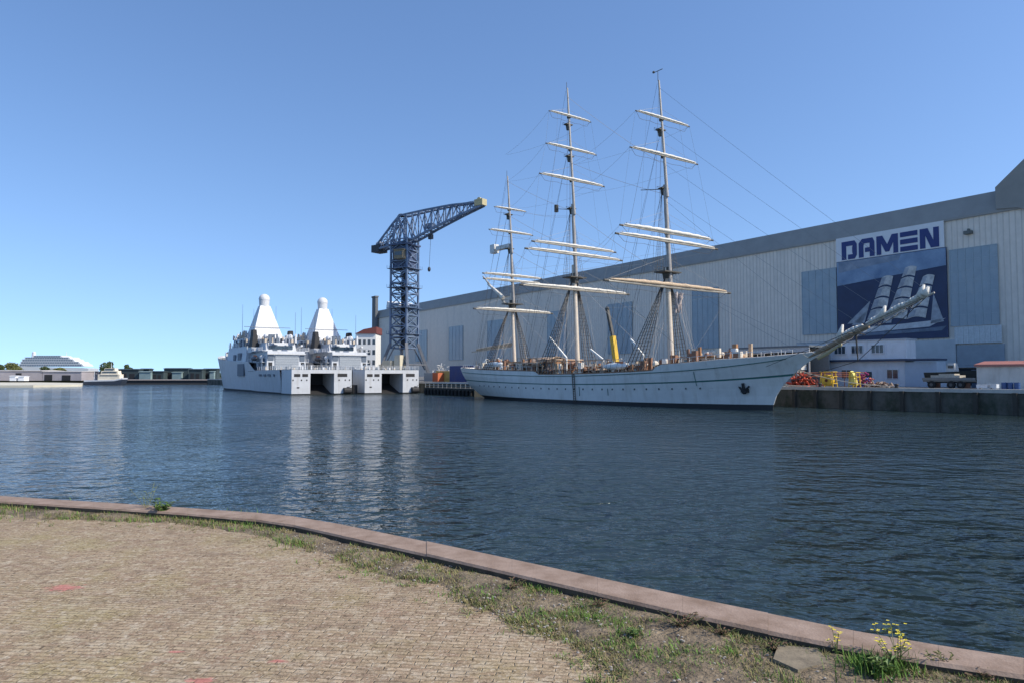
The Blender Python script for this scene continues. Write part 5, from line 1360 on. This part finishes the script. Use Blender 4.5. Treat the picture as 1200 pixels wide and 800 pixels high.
wc = mat('warehouse_grey', (.34, .31, .32), .8, 0, .15, .1); wr = mat('warehouse_roof', (.44, .42, .41), .7, 0, .1, .1)
shed('warehouse', -60, 50, 433, 425, 1.9, wc, 'long low grey warehouse at the far left edge behind the sand', 20, wr, [(.1,.16,.0,.6),(.72,.78,.1,.7)], 'warehouse')
shed('warehouse', 50.5, 96, 434, 425, 1.9, wc, 'low grey warehouse with two dark doors, right of the longer one', 20, wr, [(.05,.25,.0,.6),(.5,.72,.0,.55)], 'warehouse')
shed('quay_hut', 12, 19, 439.5, 404, 1.9, mat('hut_white', (.75,.76,.78), .6), 'small white hut on the sand before the left warehouse', 4, None, None, 'hut')
shed('quay_hut', 22, 29, 440, 404, 1.9, mat('hut_white', (.75,.76,.78), .6), 'second small white hut, right of its twin on the sand', 4, None, None, 'hut')
dk1 = mat('dark_green_shed', (.035, .055, .06), .8, 0, .3, .15); dk2 = mat('pale_green_shed', (.20, .28, .29), .8, 0, .2, .2)
lst = [(139, 163, 431.5, dk1, 'leftmost dark shed on the far black quay'), (163.5, 177, 434.5, dk2, 'pale green low shed beside the leftmost dark one on the far quay'), (164, 175, 431, dk1, 'dark shed behind the pale low one on the far quay'), (178, 192, 434, dk1, 'low dark shed in the middle of the far quay'), (192.5, 221, 430.5, dk1, 'widest and tallest dark shed on the far quay'), (202, 213, 435, dk2, 'pale shed standing before the widest dark shed'), (221.5, 237, 431.5, dk1, 'dark shed with pale doors, right of the widest one'), (238, 254, 431, dk1, 'dark shed at the naval ship bow on the far quay'), (246, 251, 434, dk2, 'small pale shed next to the naval ship bow')]
for i, (a, b, yt, c, la) in enumerate(lst):
    shed('dock_shed', a, b, yt, 415+(i % 3)*6-(8 if c is dk2 else 0), 2.2, c, la, 5, None, [(.15,.4,.05,.6),(.55,.8,.05,.55)] if c is dk1 else None, 'shed', 'sheds on the far black quay')
# cruise ship beyond
YC = 640; x0_ = shore_pt(22, YC).x; x1_ = shore_pt(104, YC).x; L = x1_-x0_; k_ = YC/F
t = thing('cruise_ship', 'white many-decked passenger ship lying beyond the far left warehouses', 'ship', (x0_, YC, 0)); cw = mat('cruise_white', (.55, .57, .60), .5, 0, .05, .1); cg = mat('cruise_glass', (.16, .20, .26), .4)
def hh(y): return EYE+(440-(440+(y-440)*.93))*k_
m = MB(); m.prism([(0, 0), (0, hh(428)), (L*.93, hh(430)), (L*1.0, hh(431)), (L*.96, 0)], 'y', 0, 16); m.build('hull', cw, t)
tiers = [(.0, .93, 428, 425), (.02, .88, 425, 422), (.04, .80, 422, 419), (.08, .74, 419, 416.5), (.2, .62, 416.5, 414.5)]
for (u0, u1, y0, y1) in tiers:
    m = MB(); m.prism([(L*u0, hh(y0)), (L*u0, hh(y1)), (L*(u1-.03), hh(y1)), (L*u1, hh(y0))], 'y', .4, 15.6); o = m.build('deck_tier', cw, t)
    m = MB(); z = (hh(y0)+hh(y1))/2; 
    x = L*u0+1
    while x < L*(u1-.05): m.box(x, x+1.7, .3, .45, z-.7, z+.6); x += 2.1
    m.build('window', cg, o)
m = MB(); m.tube((L*.13, 8, hh(419)), (L*.13, 8, hh(411.5)), 2.0, 1.6, 10); m.ball((L*.13, 8, hh(411)), 1.6, 1.6, 1.4, 10, 6); m.tube((L*.6, 8, hh(414.5)), (L*.6, 8, hh(410)), .3, .2, 6); m.build('funnel', cw, t)
# tug / ferry with pale bridge
YT = 372; a = shore_pt(99, YT).x; b = shore_pt(143, YT).x; L = b-a; k_ = YT/F
t = thing('ferry_boat', 'small dark hulled vessel with tall cream wheelhouse on the left shore', 'vessel', (a, YT, 0)); 
m = MB(); m.prism([(0, 0), (-.8, 1.6), (L*.1, 1.7), (L*.8, 2.0), (L+.6, 2.9), (L-.5, 0)], 'y', 0, 5); m.build('hull', mat('vessel_navy', (.03, .04, .06), .6), t)
m = MB(); m.prism([(.0, 1.7), (.0, 2.4), (L*.8, 2.6), (L+.5, 3.6), (L+.4, 2.9), (L*.8, 2.0)], 'y', -.05, 5.05); m.build('bulwark', mat('vessel_pale', (.55,.58,.62), .6), t)
vc = mat('vessel_cream', (.72, .64, .50), .6, 0, .12, .4)
m = MB(); m.box(L*.35, L*.93, .6, 4.4, 2.2, EYE+(440-438)*k_); m.box(L*.42, L*.88, .8, 4.2, EYE+2*k_, EYE+6.0*k_, 0, .2); m.box(L*.5, L*.8, 1.0, 4.0, EYE+6*k_, EYE+9*k_, 0, .2); o = m.build('wheelhouse', vc, t)
m = MB()
for (u0, u1, y0, y1) in ((.40,.88,440,439), (.46,.84,436.5,435), (.53,.77,432.8,431.5)): m.box(L*u0, L*u1, .5 if y0 > 438 else .72, .9, EYE+(440-y0)*k_, EYE+(440-y1)*k_)
build_each(m, 'window', glass, o)
m = MB(); m.tube((L*.65, 2.5, EYE+9*k_), (L*.65, 2.5, EYE+15*k_), .15, .1, 6); m.tube((L*.2, 2.5, 2), (L*.2, 2.5, 7), .15, .1, 6); m.build('mast', mat('vessel_pale', (.55,.58,.62), .6), t)
# trees and bushes
fol = [mat('foliage_dark', (.045, .07, .022), .8, 0, .3, .6), mat('foliage_olive', (.10, .11, .03), .8, 0, .3, .6)]
def tree(px, ytop, Yd, wpx, base, label, mi=0, trunk=True, cat='tree', name='broadleaf_tree'):
    c = shore_pt(px, Yd); H = at_depth(px, ytop, Yd).z-base; r = wpx*Yd/F/2; t = thing(name, label, cat, (c.x, c.y, base)); rnd = random.Random(int(px*7))
    m = MB()
    m.tube((0,0,0), (0,0,H*.5), .3+H*.015, .2, 8)
    for k in range(5): an = k*1.26; m.tube((0,0,H*(.25+.05*k)), (r*.5*math.cos(an), r*.5*math.sin(an), H*.65), .18, .07, 5)
    m.build('trunk', mat('bark', (.10, .075, .05), .9), t)
    m = MB(); lobes = [(Vector((rnd.uniform(-.6,.6)*r, rnd.uniform(-.5,.5)*r, H*rnd.uniform(.35,.75))), rnd.uniform(.3,.55)*r) for _ in range(9)]
    for _ in range(2600):
        c0, rr = rnd.choice(lobes); d = Vector((rnd.gauss(0,1), rnd.gauss(0,1), rnd.gauss(0,1))).normalized()*rr*rnd.uniform(.6, 1.08); p = c0+Vector((d.x, d.y, d.z*min(1, H*.35/r)))
        if p.z < H*.05 or p.z > H*1.02: continue
        s_ = rnd.uniform(.25, .6); u = Vector((rnd.gauss(0,1), rnd.gauss(0,1), rnd.gauss(0,1))).normalized(); v = u.orthogonal().normalized()
        m.add([p+u*s_, p+v*s_*.6, p-u*s_, p-v*s_*.6], [(0,1,2,3)])
    m.build('crown', fol[mi], t, fix=False)
tree(16, 422, 455, 30, 1.9, 'round olive bush-like tree at the far left before the white ship', 1)
tree(3, 424, 470, 18, 1.9, 'dark tree cut by the left picture edge', 0)
tree(50, 427, 470, 22, 1.9, 'low green bush in front of the passenger ship', 0)
tree(72, 428, 470, 18, 1.9, 'smaller low bush right of its neighbour before the passenger ship', 1)
tree(128, 420, 440, 20, 2.0, 'dark green tree behind the cream wheelhouse', 0)
tree(152, 424, 450, 10, 2.2, 'slim dark tree rising over the leftmost dark shed', 0)
# far low treeline
m = MB(); rnd = random.Random(9)
for _ in range(9000):
    x = rnd.uniform(-1150, -280); y = 1320+rnd.uniform(0, 30); h = (8+5*noise.noise(Vector((x*.02, 0, 0)))+2*noise.noise(Vector((x*.1, 0, 0))))*(.5+.5*1); z = 3+h*rnd.random(); s_ = rnd.uniform(1, 2.2)
    u = Vector((rnd.gauss(0,1), rnd.gauss(0,1), rnd.gauss(0,1))).normalized(); v = u.orthogonal().normalized(); p = Vector((x, y, z)); m.add([p+u*s_, p+v*s_, p-u*s_, p-v*s_], [(0,1,2,3)])
tag(m.build('treeline', fol[0], fix=False), 'thin dark line of distant woods on the horizon at the left', 'woods', kind='stuff')
# red roofed white house behind naval ships
YH = 300; a = shore_pt(417, YH).x; b = shore_pt(440, YH).x; L = b-a; k_ = YH/F; t = thing('brick_house', 'white building with dark red roof between naval ship and hall end', 'building', (a, YH, QH), 0); H = at_depth(430, 391, YH).z-QH; H2 = at_depth(430, 383, YH).z-QH
m = MB(); m.box(0, L, 0, 12, 0, H); m.build('wall', mat('house_white', (.72,.72,.70), .7), t)
m = MB(); m.prism([(-.5, H), (L+.4, H), (L+.4, H2), (L*.4, H2-1.0), (1.0, H2-2.2)], 'y', -.6, 12.5); m.build('roof', mat('roof_dark_red', (.16,.05,.045), .8), t)
m = MB()
for i in range(4):
    for j in range(4): m.box(1+i*L*.24, 1+i*L*.24+1.1, -.06, .05, 2+j*4.2, 4+j*4.2)
build_each(m, 'window', glass, t)
